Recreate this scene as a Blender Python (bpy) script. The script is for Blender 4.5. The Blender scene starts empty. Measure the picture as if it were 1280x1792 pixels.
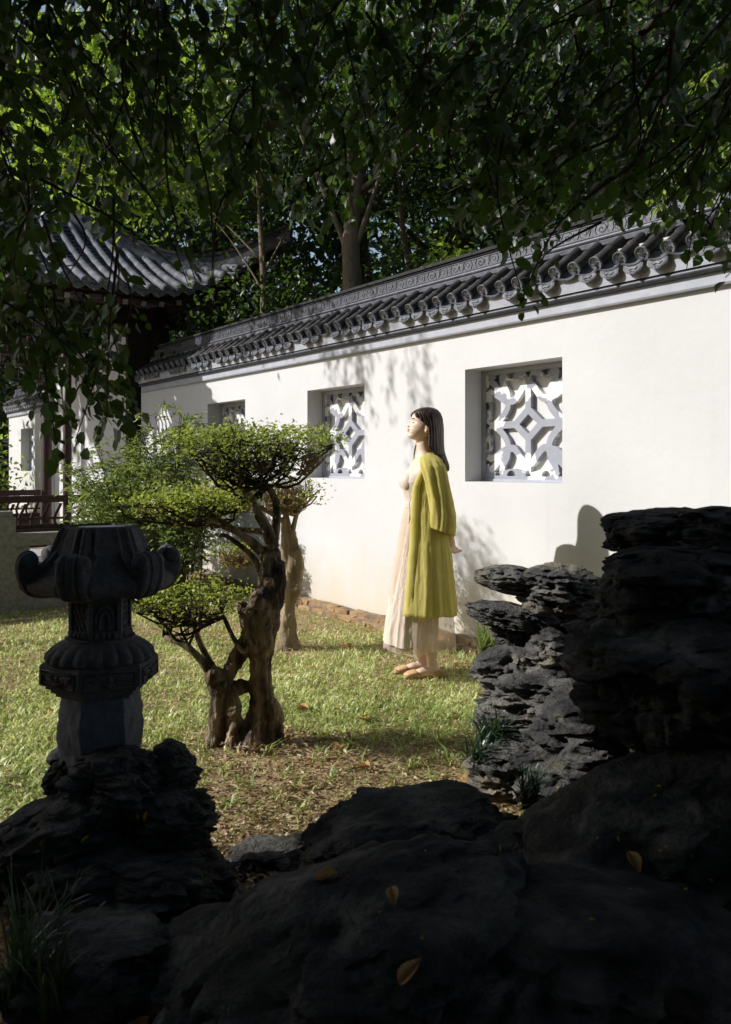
import bpy, bmesh, math, random
import numpy as np
from mathutils import Vector, Matrix, noise

R = math.radians
random.seed(11)
rng = np.random.default_rng(11)
SC = bpy.context.scene
COL = SC.collection

# ------------------------------------------------------------------ camera
EYE = 1.29            # camera height above the lawn, metres
FPX = 1493.0          # focal length in photo pixels (28 mm on a 24 mm wide frame)
cam_data = bpy.data.cameras.new('camera')
cam_data.sensor_fit = 'HORIZONTAL'
cam_data.sensor_width = 24.0
cam_data.lens = 24.0 * FPX / 1280.0
cam_data.shift_y = -83.0 / 1280.0
cam_data.clip_start = 0.05
cam_data.clip_end = 600.0
cam_data.dof.use_dof = True
cam_data.dof.focus_distance = 5.3
cam_data.dof.aperture_fstop = 7.0
cam = bpy.data.objects.new('camera', cam_data)
cam.location = (0, 0, EYE)
cam.rotation_euler = (R(90), 0, 0)
COL.objects.link(cam)
SC.camera = cam

# ------------------------------------------------------------------ sky and sun
SUN_EL = R(32.0)
SUN_DIR = Vector((-0.9995, 0.0245, math.tan(SUN_EL))).normalized()   # towards the sun
world = bpy.data.worlds.new('World')
SC.world = world
world.use_nodes = True
wn = world.node_tree.nodes
wl = world.node_tree.links
wn.clear()
sky = wn.new('ShaderNodeTexSky')
sky.sky_type = 'NISHITA'
sky.sun_disc = False
sky.sun_elevation = SUN_EL
sky.sun_rotation = math.atan2(SUN_DIR.x, SUN_DIR.y)
sky.air_density = 1.0
sky.dust_density = 1.2
bg = wn.new('ShaderNodeBackground')
bg.inputs['Strength'].default_value = 0.11
wo = wn.new('ShaderNodeOutputWorld')
hs = wn.new('ShaderNodeHueSaturation')
hs.inputs['Saturation'].default_value = 0.85
wl.new(sky.outputs[0], hs.inputs['Color'])
wl.new(hs.outputs[0], bg.inputs['Color'])
wl.new(bg.outputs[0], wo.inputs['Surface'])

sun_data = bpy.data.lights.new('sun', 'SUN')
sun_data.energy = 4.5
sun_data.angle = R(0.55)
sun_data.color = (1.0, 0.98, 0.96)
sun = bpy.data.objects.new('sun', sun_data)
sun.location = (-8, 0, 10)
sun.rotation_euler = SUN_DIR.to_track_quat('Z', 'Y').to_euler()
COL.objects.link(sun)

SC.view_settings.view_transform = 'Standard'
SC.view_settings.look = 'None'
SC.view_settings.exposure = 0.30
SC.view_settings.gamma = 1.0
SC.view_settings.use_curve_mapping = False
SC.render.engine = 'CYCLES'
SC.cycles.use_denoising = True
SC.cycles.max_bounces = 5
SC.cycles.diffuse_bounces = 3
SC.cycles.glossy_bounces = 2
SC.cycles.transmission_bounces = 4
SC.cycles.transparent_max_bounces = 8
SC.cycles.caustics_reflective = False
SC.cycles.caustics_refractive = False
SC.cycles.sample_clamp_indirect = 6.0
SC.cycles.use_adaptive_sampling = True
SC.cycles.adaptive_threshold = 0.02

# ------------------------------------------------------------------ coordinates
WD = Vector((-0.582, 0.813, 0)).normalized()      # along the garden wall, away from the camera
WN = Vector((-0.813, -0.582, 0)).normalized()     # out of the wall, towards the lawn
W0 = Vector((0.655, 6.19, 0))
def S(s, o, z=0.0):
    """wall coordinates: s along the wall, o out of its face, z up"""
    p = W0 + WD * s + WN * o
    return Vector((p.x, p.y, z))
WALL_ROT = math.atan2(WD.y, WD.x)                 # local x = along the wall, local y = -WN ... see WM
WM = Matrix(((WD.x, WN.x, 0, W0.x), (WD.y, WN.y, 0, W0.y), (0, 0, 1, 0), (0, 0, 0, 1)))
def P(u, v, Y):
    """point of the place that stands Y metres in front of the camera, read off the photograph"""
    return Vector((Y * (u - 640.0) / FPX, Y, EYE - Y * (v - 813.0) / FPX))
def G(u, v):
    """ground point"""
    Y = EYE * FPX / (v - 813.0)
    return Vector((Y * (u - 640.0) / FPX, Y, 0))

# ------------------------------------------------------------------ object helpers
def tag(o, label=None, cat=None, group=None, kind=None):
    if label: o['label'] = label
    if cat: o['category'] = cat
    if group: o['group'] = group
    if kind: o['kind'] = kind
    return o
def empty(name, loc=(0, 0, 0), rz=0.0):
    o = bpy.data.objects.new(name, None)
    o.empty_display_size = 0.1
    o.location = loc
    o.rotation_euler = (0, 0, rz)
    COL.objects.link(o)
    return o
def link(name, me, mat=None, parent=None):
    o = bpy.data.objects.new(name, me)
    if mat is not None:
        if len(me.materials) == 0: me.materials.append(mat)
    if parent is not None:
        o.parent = parent
    COL.objects.link(o)
    return o
def place(o, parent):
    """parent o, keeping its mesh in world coordinates"""
    o.parent = parent
    o.matrix_parent_inverse = Matrix.Translation(-Vector(parent.location)) if parent.rotation_euler.z == 0 else parent.matrix_basis.inverted()
    return o
def np_mesh(name, V, F, smooth=False, tone=None):
    V = np.asarray(V, dtype=np.float32); F = np.asarray(F, dtype=np.int32)
    me = bpy.data.meshes.new(name)
    n, m, k = len(V), len(F), F.shape[1]
    me.vertices.add(n); me.vertices.foreach_set('co', V.ravel())
    me.loops.add(m * k); me.loops.foreach_set('vertex_index', F.ravel())
    me.polygons.add(m); me.polygons.foreach_set('loop_start', np.arange(0, m * k, k, dtype=np.int32))
    if smooth: me.polygons.foreach_set('use_smooth', np.ones(m, dtype=bool))
    if tone is not None:
        a = me.attributes.new('tone', 'FLOAT', 'POINT')
        a.data.foreach_set('value', np.asarray(tone, dtype=np.float32))
    me.update(calc_edges=True)
    return me

class MB:
    """collects shapes into one mesh"""
    def __init__(s): s.v = []; s.f = []
    def add(s, V, F):
        b = len(s.v); s.v.extend([tuple(p) for p in V]); s.f.extend([tuple(i + b for i in f) for f in F]); return b
    def box(s, c, d, M=None):
        cx, cy, cz = c; dx, dy, dz = d[0] / 2, d[1] / 2, d[2] / 2
        V = [Vector((cx + x * dx, cy + y * dy, cz + z * dz)) for z in (-1, 1) for y in (-1, 1) for x in (-1, 1)]
        if M: V = [M @ p for p in V]
        s.add(V, [(0, 2, 3, 1), (4, 5, 7, 6), (0, 1, 5, 4), (2, 6, 7, 3), (0, 4, 6, 2), (1, 3, 7, 5)])
    def tube(s, pts, rad, n=6, cap=True, wob=0.0, seed=0):
        pts = [Vector(p) for p in pts]; N = len(pts)
        if not hasattr(rad, '__len__'): rad = [rad] * N
        t0 = (pts[1] - pts[0]).normalized()
        up = Vector((0, 0, 1)) if abs(t0.z) < 0.9 else Vector((1, 0, 0))
        a = t0.cross(up).normalized(); V = []
        for i, p in enumerate(pts):
            t = (pts[min(i + 1, N - 1)] - pts[max(i - 1, 0)]).normalized()
            a = (a - t * a.dot(t)).normalized(); b = t.cross(a)
            for k in range(n):
                th = 2 * math.pi * k / n
                r = rad[i]
                if wob: r *= 1 + wob * noise.noise(Vector((math.cos(th) * 1.5 + seed, math.sin(th) * 1.5, i * 0.45 + seed)))
                V.append(p + a * (math.cos(th) * r) + b * (math.sin(th) * r))
        F = [(i * n + k, i * n + (k + 1) % n, (i + 1) * n + (k + 1) % n, (i + 1) * n + k) for i in range(N - 1) for k in range(n)]
        if cap:
            F.append(tuple(range(n - 1, -1, -1))); F.append(tuple((N - 1) * n + k for k in range(n)))
        s.add(V, F)
    def loft(s, rings, closed=True, cap=True):
        n = len(rings[0]); V = [p for r in rings for p in r]; F = []
        m = n if closed else n - 1
        for i in range(len(rings) - 1):
            for k in range(m):
                F.append((i * n + k, i * n + (k + 1) % n, (i + 1) * n + (k + 1) % n, (i + 1) * n + k))
        if cap and closed:
            F.append(tuple(range(n - 1, -1, -1))); F.append(tuple((len(rings) - 1) * n + k for k in range(n)))
        s.add(V, F)
    def sphere(s, c, r, nu=12, nv=8, M=None):
        if not hasattr(r, '__len__'): r = (r, r, r)
        V = []; F = []
        for j in range(nv + 1):
            ph = math.pi * j / nv
            for k in range(nu):
                th = 2 * math.pi * k / nu
                p = Vector((r[0] * math.sin(ph) * math.cos(th), r[1] * math.sin(ph) * math.sin(th), r[2] * math.cos(ph)))
                if M: p = M @ p
                V.append(p + Vector(c))
        for j in range(nv):
            for k in range(nu):
                F.append((j * nu + k, (j + 1) * nu + k, (j + 1) * nu + (k + 1) % nu, j * nu + (k + 1) % nu))
        s.add(V, F)
    def prism(s, poly, z0, z1, M=None):
        """poly: list of (x, y); extruded z0..z1"""
        n = len(poly)
        V = [Vector((x, y, z)) for z in (z0, z1) for x, y in poly]
        if M: V = [M @ p for p in V]
        F = [tuple(range(n - 1, -1, -1)), tuple(range(n, 2 * n))]
        F += [(k, (k + 1) % n, n + (k + 1) % n, n + k) for k in range(n)]
        s.add(V, F)
    def mesh(s, name, smooth=False):
        me = bpy.data.meshes.new(name)
        me.from_pydata([tuple(p) for p in s.v], [], s.f)
        if smooth: me.polygons.foreach_set('use_smooth', np.ones(len(me.polygons), dtype=bool))
        me.update()
        return me
    def build(s, name, mat, parent=None, smooth=False, xf=None):
        if xf is not None: s.v = [xf @ Vector(p) for p in s.v]
        o = link(name, s.mesh(name, smooth), mat)
        if parent is not None: place(o, parent)
        return o

def auto_smooth(o, ang=40):
    me = o.data
    me.polygons.foreach_set('use_smooth', np.ones(len(me.polygons), dtype=bool))
    try: me.set_sharp_from_angle(angle=R(ang))
    except Exception: pass
    return o

def remeshed(me, voxel, smooth=0):
    """one continuous surface out of overlapping closed shapes"""
    o = bpy.data.objects.new('tmp', me); COL.objects.link(o)
    m = o.modifiers.new('r', 'REMESH'); m.mode = 'VOXEL'; m.voxel_size = voxel
    if smooth:
        k = o.modifiers.new('s', 'SMOOTH'); k.iterations = smooth; k.factor = 0.5
    dg = bpy.context.evaluated_depsgraph_get()
    out = bpy.data.meshes.new_from_object(o.evaluated_get(dg))
    bpy.data.objects.remove(o)
    out.polygons.foreach_set('use_smooth', np.ones(len(out.polygons), dtype=bool))
    return out

# leaves, many at once ------------------------------------------------------
LEAF = {
 'ovate': (np.array([(0, 0, 0), (.24, -.46, .10), (.26, 0, 0), (.24, .46, .10), (.66, -.44, .05), (.66, 0, -.03), (.66, .44, .05), (1, 0, -.12)]),
           np.array([(0, 1, 2), (0, 2, 3), (1, 4, 5), (1, 5, 2), (2, 5, 6), (2, 6, 3), (4, 7, 5), (5, 7, 6)])),
 'diamond': (np.array([(0, 0, 0), (.42, -.5, .12), (1, 0, -.08), (.42, .5, .12)]), np.array([(0, 1, 2), (0, 2, 3)])),
 'blade': (np.array([(0, -.5, 0), (0, .5, 0), (.5, -.42, .10), (.5, .42, .10), (1, 0, -.16)]), np.array([(0, 2, 3), (0, 3, 1), (2, 4, 3)])),
}
def unit(a): return a / np.maximum(np.linalg.norm(a, axis=1, keepdims=True), 1e-9)
def leaves(pos, d, nrm, L, Wd, shape='ovate', tone=None):
    T, F = LEAF[shape]
    pos = np.asarray(pos, float); d = unit(np.asarray(d, float)); nrm = np.asarray(nrm, float)
    side = unit(np.cross(d, nrm)); nn = unit(np.cross(side, d))
    N = len(pos); L = np.broadcast_to(L, N); Wd = np.broadcast_to(Wd, N)
    V = (pos[:, None, :] + T[None, :, 0, None] * (d * L[:, None])[:, None, :]
         + T[None, :, 1, None] * (side * Wd[:, None])[:, None, :] + T[None, :, 2, None] * (nn * L[:, None])[:, None, :])
    k = len(T)
    FF = (F[None] + (np.arange(N) * k)[:, None, None]).reshape(-1, 3)
    tn = None if tone is None else np.repeat(np.asarray(tone), k)
    return V.reshape(-1, 3), FF, tn
def rand_dirs(n):
    return unit(rng.normal(size=(n, 3)))
def leaf_obj(name, mat, parent, *a, **k):
    V, F, t = leaves(*a, **k)
    o = link(name, np_mesh(name, V, F, tone=t), mat)
    if parent is not None: place(o, parent)
    return o

# ------------------------------------------------------------------ materials
MATS = {}
def material(name, stops, scale=4.0, detail=4.0, rough=0.8, bump=0.0, bscale=30.0, spec=0.3, stretch=(1, 1, 1), metal=0.0,
             tone=False, jitter=False, transl=0.0, tcol=None, blotch=None, bdist=0.01, alpha=None, rough2=None, second=None):
    """procedural principled material: noise -> colour ramp, noise bump, optional second blotch colour"""
    m = bpy.data.materials.new(name); m.use_nodes = True
    N = m.node_tree.nodes; Lk = m.node_tree.links
    b = N['Principled BSDF']; out = N['Material Output']
    b.inputs['Roughness'].default_value = rough
    b.inputs['Specular IOR Level'].default_value = spec
    b.inputs['Metallic'].default_value = metal
    tc = N.new('ShaderNodeTexCoord'); mp = N.new('ShaderNodeMapping')
    mp.inputs['Scale'].default_value = stretch
    Lk.new(tc.outputs['Object'], mp.inputs['Vector'])
    vec = mp.outputs['Vector']
    if jitter:
        oi = N.new('ShaderNodeObjectInfo'); ad = N.new('ShaderNodeVectorMath'); ad.operation = 'ADD'
        ml = N.new('ShaderNodeVectorMath'); ml.operation = 'SCALE'; ml.inputs['Scale'].default_value = 37.0
        cb = N.new('ShaderNodeCombineXYZ'); Lk.new(oi.outputs['Random'], cb.inputs[0]); Lk.new(oi.outputs['Random'], cb.inputs[1])
        Lk.new(cb.outputs[0], ml.inputs[0]); Lk.new(vec, ad.inputs[0]); Lk.new(ml.outputs[0], ad.inputs[1]); vec = ad.outputs[0]
    nz = N.new('ShaderNodeTexNoise'); nz.inputs['Scale'].default_value = scale; nz.inputs['Detail'].default_value = detail
    nz.inputs['Roughness'].default_value = 0.6
    Lk.new(vec, nz.inputs['Vector'])
    cr = N.new('ShaderNodeValToRGB'); e = cr.color_ramp.elements
    while len(e) < len(stops): e.new(0.5)
    for el, (p, c) in zip(e, stops): el.position = p; el.color = (*c, 1)
    if tone:
        at = N.new('ShaderNodeAttribute'); at.attribute_name = 'tone'; Lk.new(at.outputs['Fac'], cr.inputs['Fac'])
    else:
        Lk.new(nz.outputs['Fac'], cr.inputs['Fac'])
    col = cr.outputs['Color']
    if blotch:
        bc, bs, lo, hi = blotch
        n2 = N.new('ShaderNodeTexNoise'); n2.inputs['Scale'].default_value = bs; n2.inputs['Detail'].default_value = 3
        Lk.new(vec, n2.inputs['Vector'])
        mr = N.new('ShaderNodeMapRange'); mr.inputs['From Min'].default_value = lo; mr.inputs['From Max'].default_value = hi
        Lk.new(n2.outputs['Fac'], mr.inputs['Value'])
        mx = N.new('ShaderNodeMix'); mx.data_type = 'RGBA'
        Lk.new(mr.outputs[0], mx.inputs['Factor']); Lk.new(col, mx.inputs['A']); mx.inputs['B'].default_value = (*bc, 1)
        col = mx.outputs['Result']
    Lk.new(col, b.inputs['Base Color'])
    if bump:
        n3 = N.new('ShaderNodeTexNoise'); n3.inputs['Scale'].default_value = bscale; n3.inputs['Detail'].default_value = 4; n3.inputs['Roughness'].default_value = 0.65
        Lk.new(vec, n3.inputs['Vector'])
        bp = N.new('ShaderNodeBump'); bp.inputs['Strength'].default_value = bump; bp.inputs['Distance'].default_value = bdist
        Lk.new(n3.outputs['Fac'], bp.inputs['Height']); Lk.new(bp.outputs[0], b.inputs['Normal'])
    sh = b.outputs[0]
    if transl:
        tr = N.new('ShaderNodeBsdfTranslucent'); mx = N.new('ShaderNodeMixShader'); mx.inputs[0].default_value = transl
        if tcol:
            hm = N.new('ShaderNodeMix'); hm.data_type = 'RGBA'; hm.inputs['Factor'].default_value = 0.6
            Lk.new(col, hm.inputs['A']); hm.inputs['B'].default_value = (*tcol, 1); Lk.new(hm.outputs['Result'], tr.inputs['Color'])
        else: Lk.new(col, tr.inputs['Color'])
        Lk.new(sh, mx.inputs[1]); Lk.new(tr.outputs[0], mx.inputs[2]); sh = mx.outputs[0]
    if alpha is not None:
        tp = N.new('ShaderNodeBsdfTransparent'); mx = N.new('ShaderNodeMixShader'); mx.inputs[0].default_value = alpha
        Lk.new(tp.outputs[0], mx.inputs[1]); Lk.new(sh, mx.inputs[2]); sh = mx.outputs[0]
    Lk.new(sh, out.inputs['Surface'])
    MATS[name] = m
    return m
def g(v, warm=0.0): return (v * (1 + warm), v, v * (1 - warm))

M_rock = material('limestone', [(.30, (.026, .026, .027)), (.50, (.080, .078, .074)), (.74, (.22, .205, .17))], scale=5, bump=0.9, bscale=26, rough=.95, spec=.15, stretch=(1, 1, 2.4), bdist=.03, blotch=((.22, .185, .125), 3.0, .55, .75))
M_rock_shade = material('shaded_limestone', [(.32, (.016, .016, .017)), (.52, (.046, .045, .044)), (.72, (.14, .132, .12))], scale=6, bump=0.9, bscale=30, rough=.95, spec=.15, stretch=(1, 1, 2.2), bdist=.03, blotch=((.075, .072, .055), 4.5, .57, .72))  # shaded copy of the limestone, the shade put into its colour
M_lantern = material('lantern_granite', [(.3, (.050, .050, .052)), (.6, (.085, .085, .087)), (.8, (.14, .14, .138))], scale=60, bump=.35, bscale=140, rough=.9, spec=.2, bdist=.004)
M_shaft = material('rough_bluish_granite', [(.3, (.075, .083, .10)), (.7, (.13, .142, .165))], scale=14, bump=.7, bscale=38, rough=.9, spec=.2, bdist=.012)
M_slate = material('slate_grey_paint', [(.3, (.34, .355, .40)), (.7, (.42, .435, .48))], scale=9, rough=.6, bump=.15, bscale=50, bdist=.004)
M_lattice = material('peeling_grey_paint', [(.3, (.27, .28, .325)), (.7, (.33, .34, .385))], scale=10, rough=.65, bump=.12, bscale=60, bdist=.003, blotch=((.74, .73, .71), 4.2, .55, .57))
M_tube = material('charcoal_roof_tile', [(.3, (.022, .020, .019)), (.6, (.042, .039, .036)), (.85, (.10, .092, .08))], scale=14, rough=.7, bump=.3, bscale=60, bdist=.004, jitter=True)
M_cap = material('weathered_tile_face', [(.3, (.085, .09, .105)), (.6, (.19, .195, .21)), (.8, (.34, .34, .34))], scale=30, rough=.8, bump=.4, bscale=90, bdist=.004, jitter=True)
M_pan = material('grey_pan_tile', [(.3, (.07, .075, .09)), (.6, (.16, .165, .19)), (.8, (.27, .27, .28))], scale=12, rough=.8, bump=.3, bscale=60, bdist=.004, jitter=True)
M_ridge = material('grey_ridge_brick', [(.3, (.026, .029, .040)), (.6, (.055, .060, .078)), (.85, (.16, .165, .18))], scale=16, rough=.5, bump=.4, bscale=50, bdist=.004, spec=.5, jitter=True)
M_roof = material('pavilion_roof_tile', [(.3, (.055, .058, .072)), (.55, (.12, .125, .145)), (.8, (.28, .275, .265))], scale=7, rough=.75, bump=.4, bscale=45, bdist=.006)
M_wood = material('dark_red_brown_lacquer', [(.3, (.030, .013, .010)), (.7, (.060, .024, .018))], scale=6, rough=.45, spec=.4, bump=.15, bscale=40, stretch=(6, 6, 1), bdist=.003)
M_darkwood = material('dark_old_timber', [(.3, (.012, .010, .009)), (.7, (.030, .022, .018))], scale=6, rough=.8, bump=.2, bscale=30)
M_stone = material('greenish_grey_stone', [(.3, (.15, .155, .12)), (.7, (.27, .27, .215))], scale=25, rough=.9, bump=.5, bscale=120, bdist=.004)
M_paving = material('pale_paving', [(.3, (.30, .295, .28)), (.7, (.42, .41, .39))], scale=3, rough=.85, bump=.2, bscale=30)
M_brick = material('old_orange_brick', [(.25, (.17, .105, .06)), (.5, (.33, .21, .11)), (.8, (.50, .37, .22))], scale=9, rough=.95, bump=.8, bscale=45, bdist=.008, jitter=True, blotch=((.13, .12, .10), 7, .52, .7))
M_mortar = material('old_mortar', [(.3, (.16, .14, .11)), (.7, (.30, .27, .22))], scale=12, rough=.95, bump=.7, bscale=40)
M_bark = material('grey_brown_bark', [(.30, (.022, .016, .012)), (.46, (.12, .09, .060)), (.66, (.40, .315, .21))], scale=16, rough=.95, bump=1.0, bscale=42, stretch=(1, 1, .35), bdist=.03, spec=.08)
M_bark_pale = material('pale_dry_bark', [(.25, (.13, .10, .06)), (.5, (.27, .21, .135)), (.8, (.42, .34, .23))], scale=10, rough=.95, bump=1.0, bscale=22, stretch=(1, 1, .25), bdist=.02, spec=.1)
M_twig = material('dark_twig', [(.3, (.022, .017, .013)), (.7, (.07, .052, .036))], scale=20, rough=.9, spec=.1)
M_twig_pale = material('pale_dry_twig', [(.3, (.16, .115, .065)), (.7, (.34, .26, .15))], scale=20, rough=.9, spec=.1)
M_trunk = material('smooth_tan_bark', [(.3, (.11, .082, .055)), (.7, (.24, .19, .13))], scale=5, rough=.9, bump=.6, bscale=22, stretch=(1, 1, .4), bdist=.02)
M_trunk_dark = material('dark_forest_bark', [(.3, (.03, .024, .018)), (.7, (.075, .058, .043))], scale=5, rough=.95, bump=.6, bscale=18, stretch=(1, 1, .4), bdist=.02)

def leafmat(name, c0, c1, c2, transl=.35, tcol=(.30, .42, .04), rough=.42, spec=.4):
    return material(name, [(0, c0), (.6, c1), (1, c2)], tone=True, rough=rough, spec=spec, transl=transl, tcol=tcol)
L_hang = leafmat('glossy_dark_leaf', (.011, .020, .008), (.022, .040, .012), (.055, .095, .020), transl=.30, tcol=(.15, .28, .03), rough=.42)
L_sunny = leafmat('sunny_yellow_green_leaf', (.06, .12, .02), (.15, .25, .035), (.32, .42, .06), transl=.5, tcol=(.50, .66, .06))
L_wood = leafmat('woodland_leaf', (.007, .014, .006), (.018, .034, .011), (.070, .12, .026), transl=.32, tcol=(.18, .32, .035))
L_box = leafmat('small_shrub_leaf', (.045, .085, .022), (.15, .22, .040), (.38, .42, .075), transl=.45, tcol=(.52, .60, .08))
L_bamboo = leafmat('bamboo_leaf', (.06, .105, .040), (.13, .20, .06), (.34, .34, .08), transl=.42, tcol=(.42, .52, .09))
L_grass = leafmat('lawn_grass', (.11, .18, .05), (.42, .53, .17), (.92, .88, .60), transl=.48, tcol=(.88, .90, .30), rough=.38)
L_tuft = leafmat('dark_tuft_grass', (.012, .026, .016), (.028, .055, .030), (.07, .12, .06), transl=.25, tcol=(.12, .22, .05), rough=.3, spec=.5)
L_litter = leafmat('dry_litter', (.16, .10, .05), (.36, .26, .14), (.62, .52, .34), transl=.2, tcol=(.5, .35, .15), rough=.8)
M_dryleaf = material('dry_fallen_leaf', [(.3, (.26, .13, .04)), (.55, (.42, .25, .10)), (.8, (.55, .40, .20))], scale=14, rough=.7, jitter=True, transl=.2)
M_yellow = material('yellow_fallen_leaf', [(.3, (.45, .26, .02)), (.7, (.62, .42, .06))], scale=20, rough=.6, jitter=True, transl=.2)

# ================================================================== THE SETTING
def special_mats():
    # white lime plaster: faint unevenness, warm dirt creeping up from the ground, thin runs below the cornice
    m = bpy.data.materials.new('white_lime_plaster'); m.use_nodes = True
    N = m.node_tree.nodes; L = m.node_tree.links; b = N['Principled BSDF']
    b.inputs['Roughness'].default_value = .9; b.inputs['Specular IOR Level'].default_value = .15
    ge = N.new('ShaderNodeNewGeometry')
    n1 = N.new('ShaderNodeTexNoise'); n1.inputs['Scale'].default_value = 1.3; n1.inputs['Detail'].default_value = 4; L.new(ge.outputs['Position'], n1.inputs['Vector'])
    cr = N.new('ShaderNodeValToRGB'); e = cr.color_ramp.elements
    e[0].position = .3; e[0].color = (.585, .578, .575, 1); e[1].position = .7; e[1].color = (.645, .638, .634, 1)
    L.new(n1.outputs['Fac'], cr.inputs['Fac'])
    sx = N.new('ShaderNodeSeparateXYZ'); L.new(ge.outputs['Position'], sx.inputs[0])
    mp = N.new('ShaderNodeMapping'); mp.inputs['Scale'].default_value = (5, 5, 1.6); L.new(ge.outputs['Position'], mp.inputs['Vector'])
    n2 = N.new('ShaderNodeTexNoise'); n2.inputs['Scale'].default_value = 1.0; n2.inputs['Detail'].default_value = 4; L.new(mp.outputs[0], n2.inputs['Vector'])
    ma = N.new('ShaderNodeMath'); ma.operation = 'MULTIPLY_ADD'; L.new(n2.outputs['Fac'], ma.inputs[0]); ma.inputs[1].default_value = -.75; L.new(sx.outputs['Z'], ma.inputs[2])
    mr = N.new('ShaderNodeMapRange'); mr.inputs['From Min'].default_value = -.30; mr.inputs['From Max'].default_value = .22; mr.inputs['To Min'].default_value = .75; mr.inputs['To Max'].default_value = 0
    L.new(ma.outputs[0], mr.inputs['Value'])
    mx = N.new('ShaderNodeMix'); mx.data_type = 'RGBA'; L.new(mr.outputs[0], mx.inputs['Factor']); L.new(cr.outputs[0], mx.inputs['A']); mx.inputs['B'].default_value = (.60, .53, .40, 1)
    mp3 = N.new('ShaderNodeMapping'); mp3.inputs['Scale'].default_value = (9, 9, .5); L.new(ge.outputs['Position'], mp3.inputs['Vector'])
    n3 = N.new('ShaderNodeTexNoise'); n3.inputs['Scale'].default_value = 1.0; n3.inputs['Detail'].default_value = 4; L.new(mp3.outputs[0], n3.inputs['Vector'])
    mr3 = N.new('ShaderNodeMapRange'); mr3.inputs['From Min'].default_value = .62; mr3.inputs['From Max'].default_value = .80; mr3.inputs['To Max'].default_value = .30; L.new(n3.outputs['Fac'], mr3.inputs['Value'])
    mx3 = N.new('ShaderNodeMix'); mx3.data_type = 'RGBA'; L.new(mr3.outputs[0], mx3.inputs['Factor']); L.new(mx.outputs['Result'], mx3.inputs['A']); mx3.inputs['B'].default_value = (.55, .545, .52, 1)
    L.new(mx3.outputs['Result'], b.inputs['Base Color'])
    n4 = N.new('ShaderNodeTexNoise'); n4.inputs['Scale'].default_value = 14; n4.inputs['Detail'].default_value = 4; L.new(ge.outputs['Position'], n4.inputs['Vector'])
    bp = N.new('ShaderNodeBump'); bp.inputs['Strength'].default_value = .18; bp.inputs['Distance'].default_value = .012
    L.new(n4.outputs['Fac'], bp.inputs['Height']); L.new(bp.outputs[0], b.inputs['Normal'])
    MATS['plaster'] = m
    # soil under the grass
    m = bpy.data.materials.new('lawn_soil'); m.use_nodes = True
    N = m.node_tree.nodes; L = m.node_tree.links; b = N['Principled BSDF']
    b.inputs['Roughness'].default_value = .95; b.inputs['Specular IOR Level'].default_value = .1
    ge = N.new('ShaderNodeNewGeometry')
    n1 = N.new('ShaderNodeTexNoise'); n1.inputs['Scale'].default_value = 22; n1.inputs['Detail'].default_value = 6; n1.inputs['Roughness'].default_value = .7; L.new(ge.outputs['Position'], n1.inputs['Vector'])
    cr = N.new('ShaderNodeValToRGB'); e = cr.color_ramp.elements; e.new(.5)
    e[0].position = .28; e[0].color = (.10, .065, .035, 1); e[1].position = .5; e[1].color = (.34, .225, .125, 1); e[2].position = .78; e[2].color = (.55, .42, .27, 1)
    L.new(n1.outputs['Fac'], cr.inputs['Fac'])
    n2 = N.new('ShaderNodeTexNoise'); n2.inputs['Scale'].default_value = 2.2; n2.inputs['Detail'].default_value = 6; L.new(ge.outputs['Position'], n2.inputs['Vector'])
    mr = N.new('ShaderNodeMapRange'); mr.inputs['From Min'].default_value = .42; mr.inputs['From Max'].default_value = .58; mr.inputs['To Max'].default_value = .35; L.new(n2.outputs['Fac'], mr.inputs['Value'])
    mx = N.new('ShaderNodeMix'); mx.data_type = 'RGBA'; L.new(mr.outputs[0], mx.inputs['Factor']); L.new(cr.outputs[0], mx.inputs['A']); mx.inputs['B'].default_value = (.20, .20, .08, 1)
    L.new(mx.outputs['Result'], b.inputs['Base Color'])
    bp = N.new('ShaderNodeBump'); bp.inputs['Strength'].default_value = .8; bp.inputs['Distance'].default_value = .02
    n4 = N.new('ShaderNodeTexNoise'); n4.inputs['Scale'].default_value = 60; n4.inputs['Detail'].default_value = 4; L.new(ge.outputs['Position'], n4.inputs['Vector'])
    L.new(n4.outputs['Fac'], bp.inputs['Height']); L.new(bp.outputs[0], b.inputs['Normal'])
    MATS['soil'] = m
special_mats()
M_plaster = MATS['plaster']; M_soil = MATS['soil']

# ground: one sheet, fine near the camera, out to the horizon -------------------
def ground_z(x, y):
    return 0.012 * noise.noise(Vector((x * 1.3, y * 1.3, 3.1))) + 0.006 * noise.noise(Vector((x * 6, y * 6, 9.2)))
def make_ground():
    xs = np.concatenate([[-250, -120, -60, -30, -15, -9], np.linspace(-6, 5, 89), [8, 15, 30, 60, 120, 250]])
    ys = np.concatenate([[-120, -60, -25, -10, -4], np.linspace(-1, 12, 105), [14, 18, 25, 40, 70, 130, 300]])
    V = []; nx = len(xs)
    for y in ys:
        for x in xs:
            V.append((x, y, ground_z(x, y) if -6 <= x <= 5 and -1 <= y <= 12 else 0))
    F = [(j * nx + i, j * nx + i + 1, (j + 1) * nx + i + 1, (j + 1) * nx + i) for j in range(len(ys) - 1) for i in range(nx - 1)]
    o = link('ground', np_mesh('ground', V, F, smooth=True), M_soil)
    tag(o, 'brown soil of the garden under the sunlit lawn', 'ground', kind='structure')
make_ground()
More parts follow.
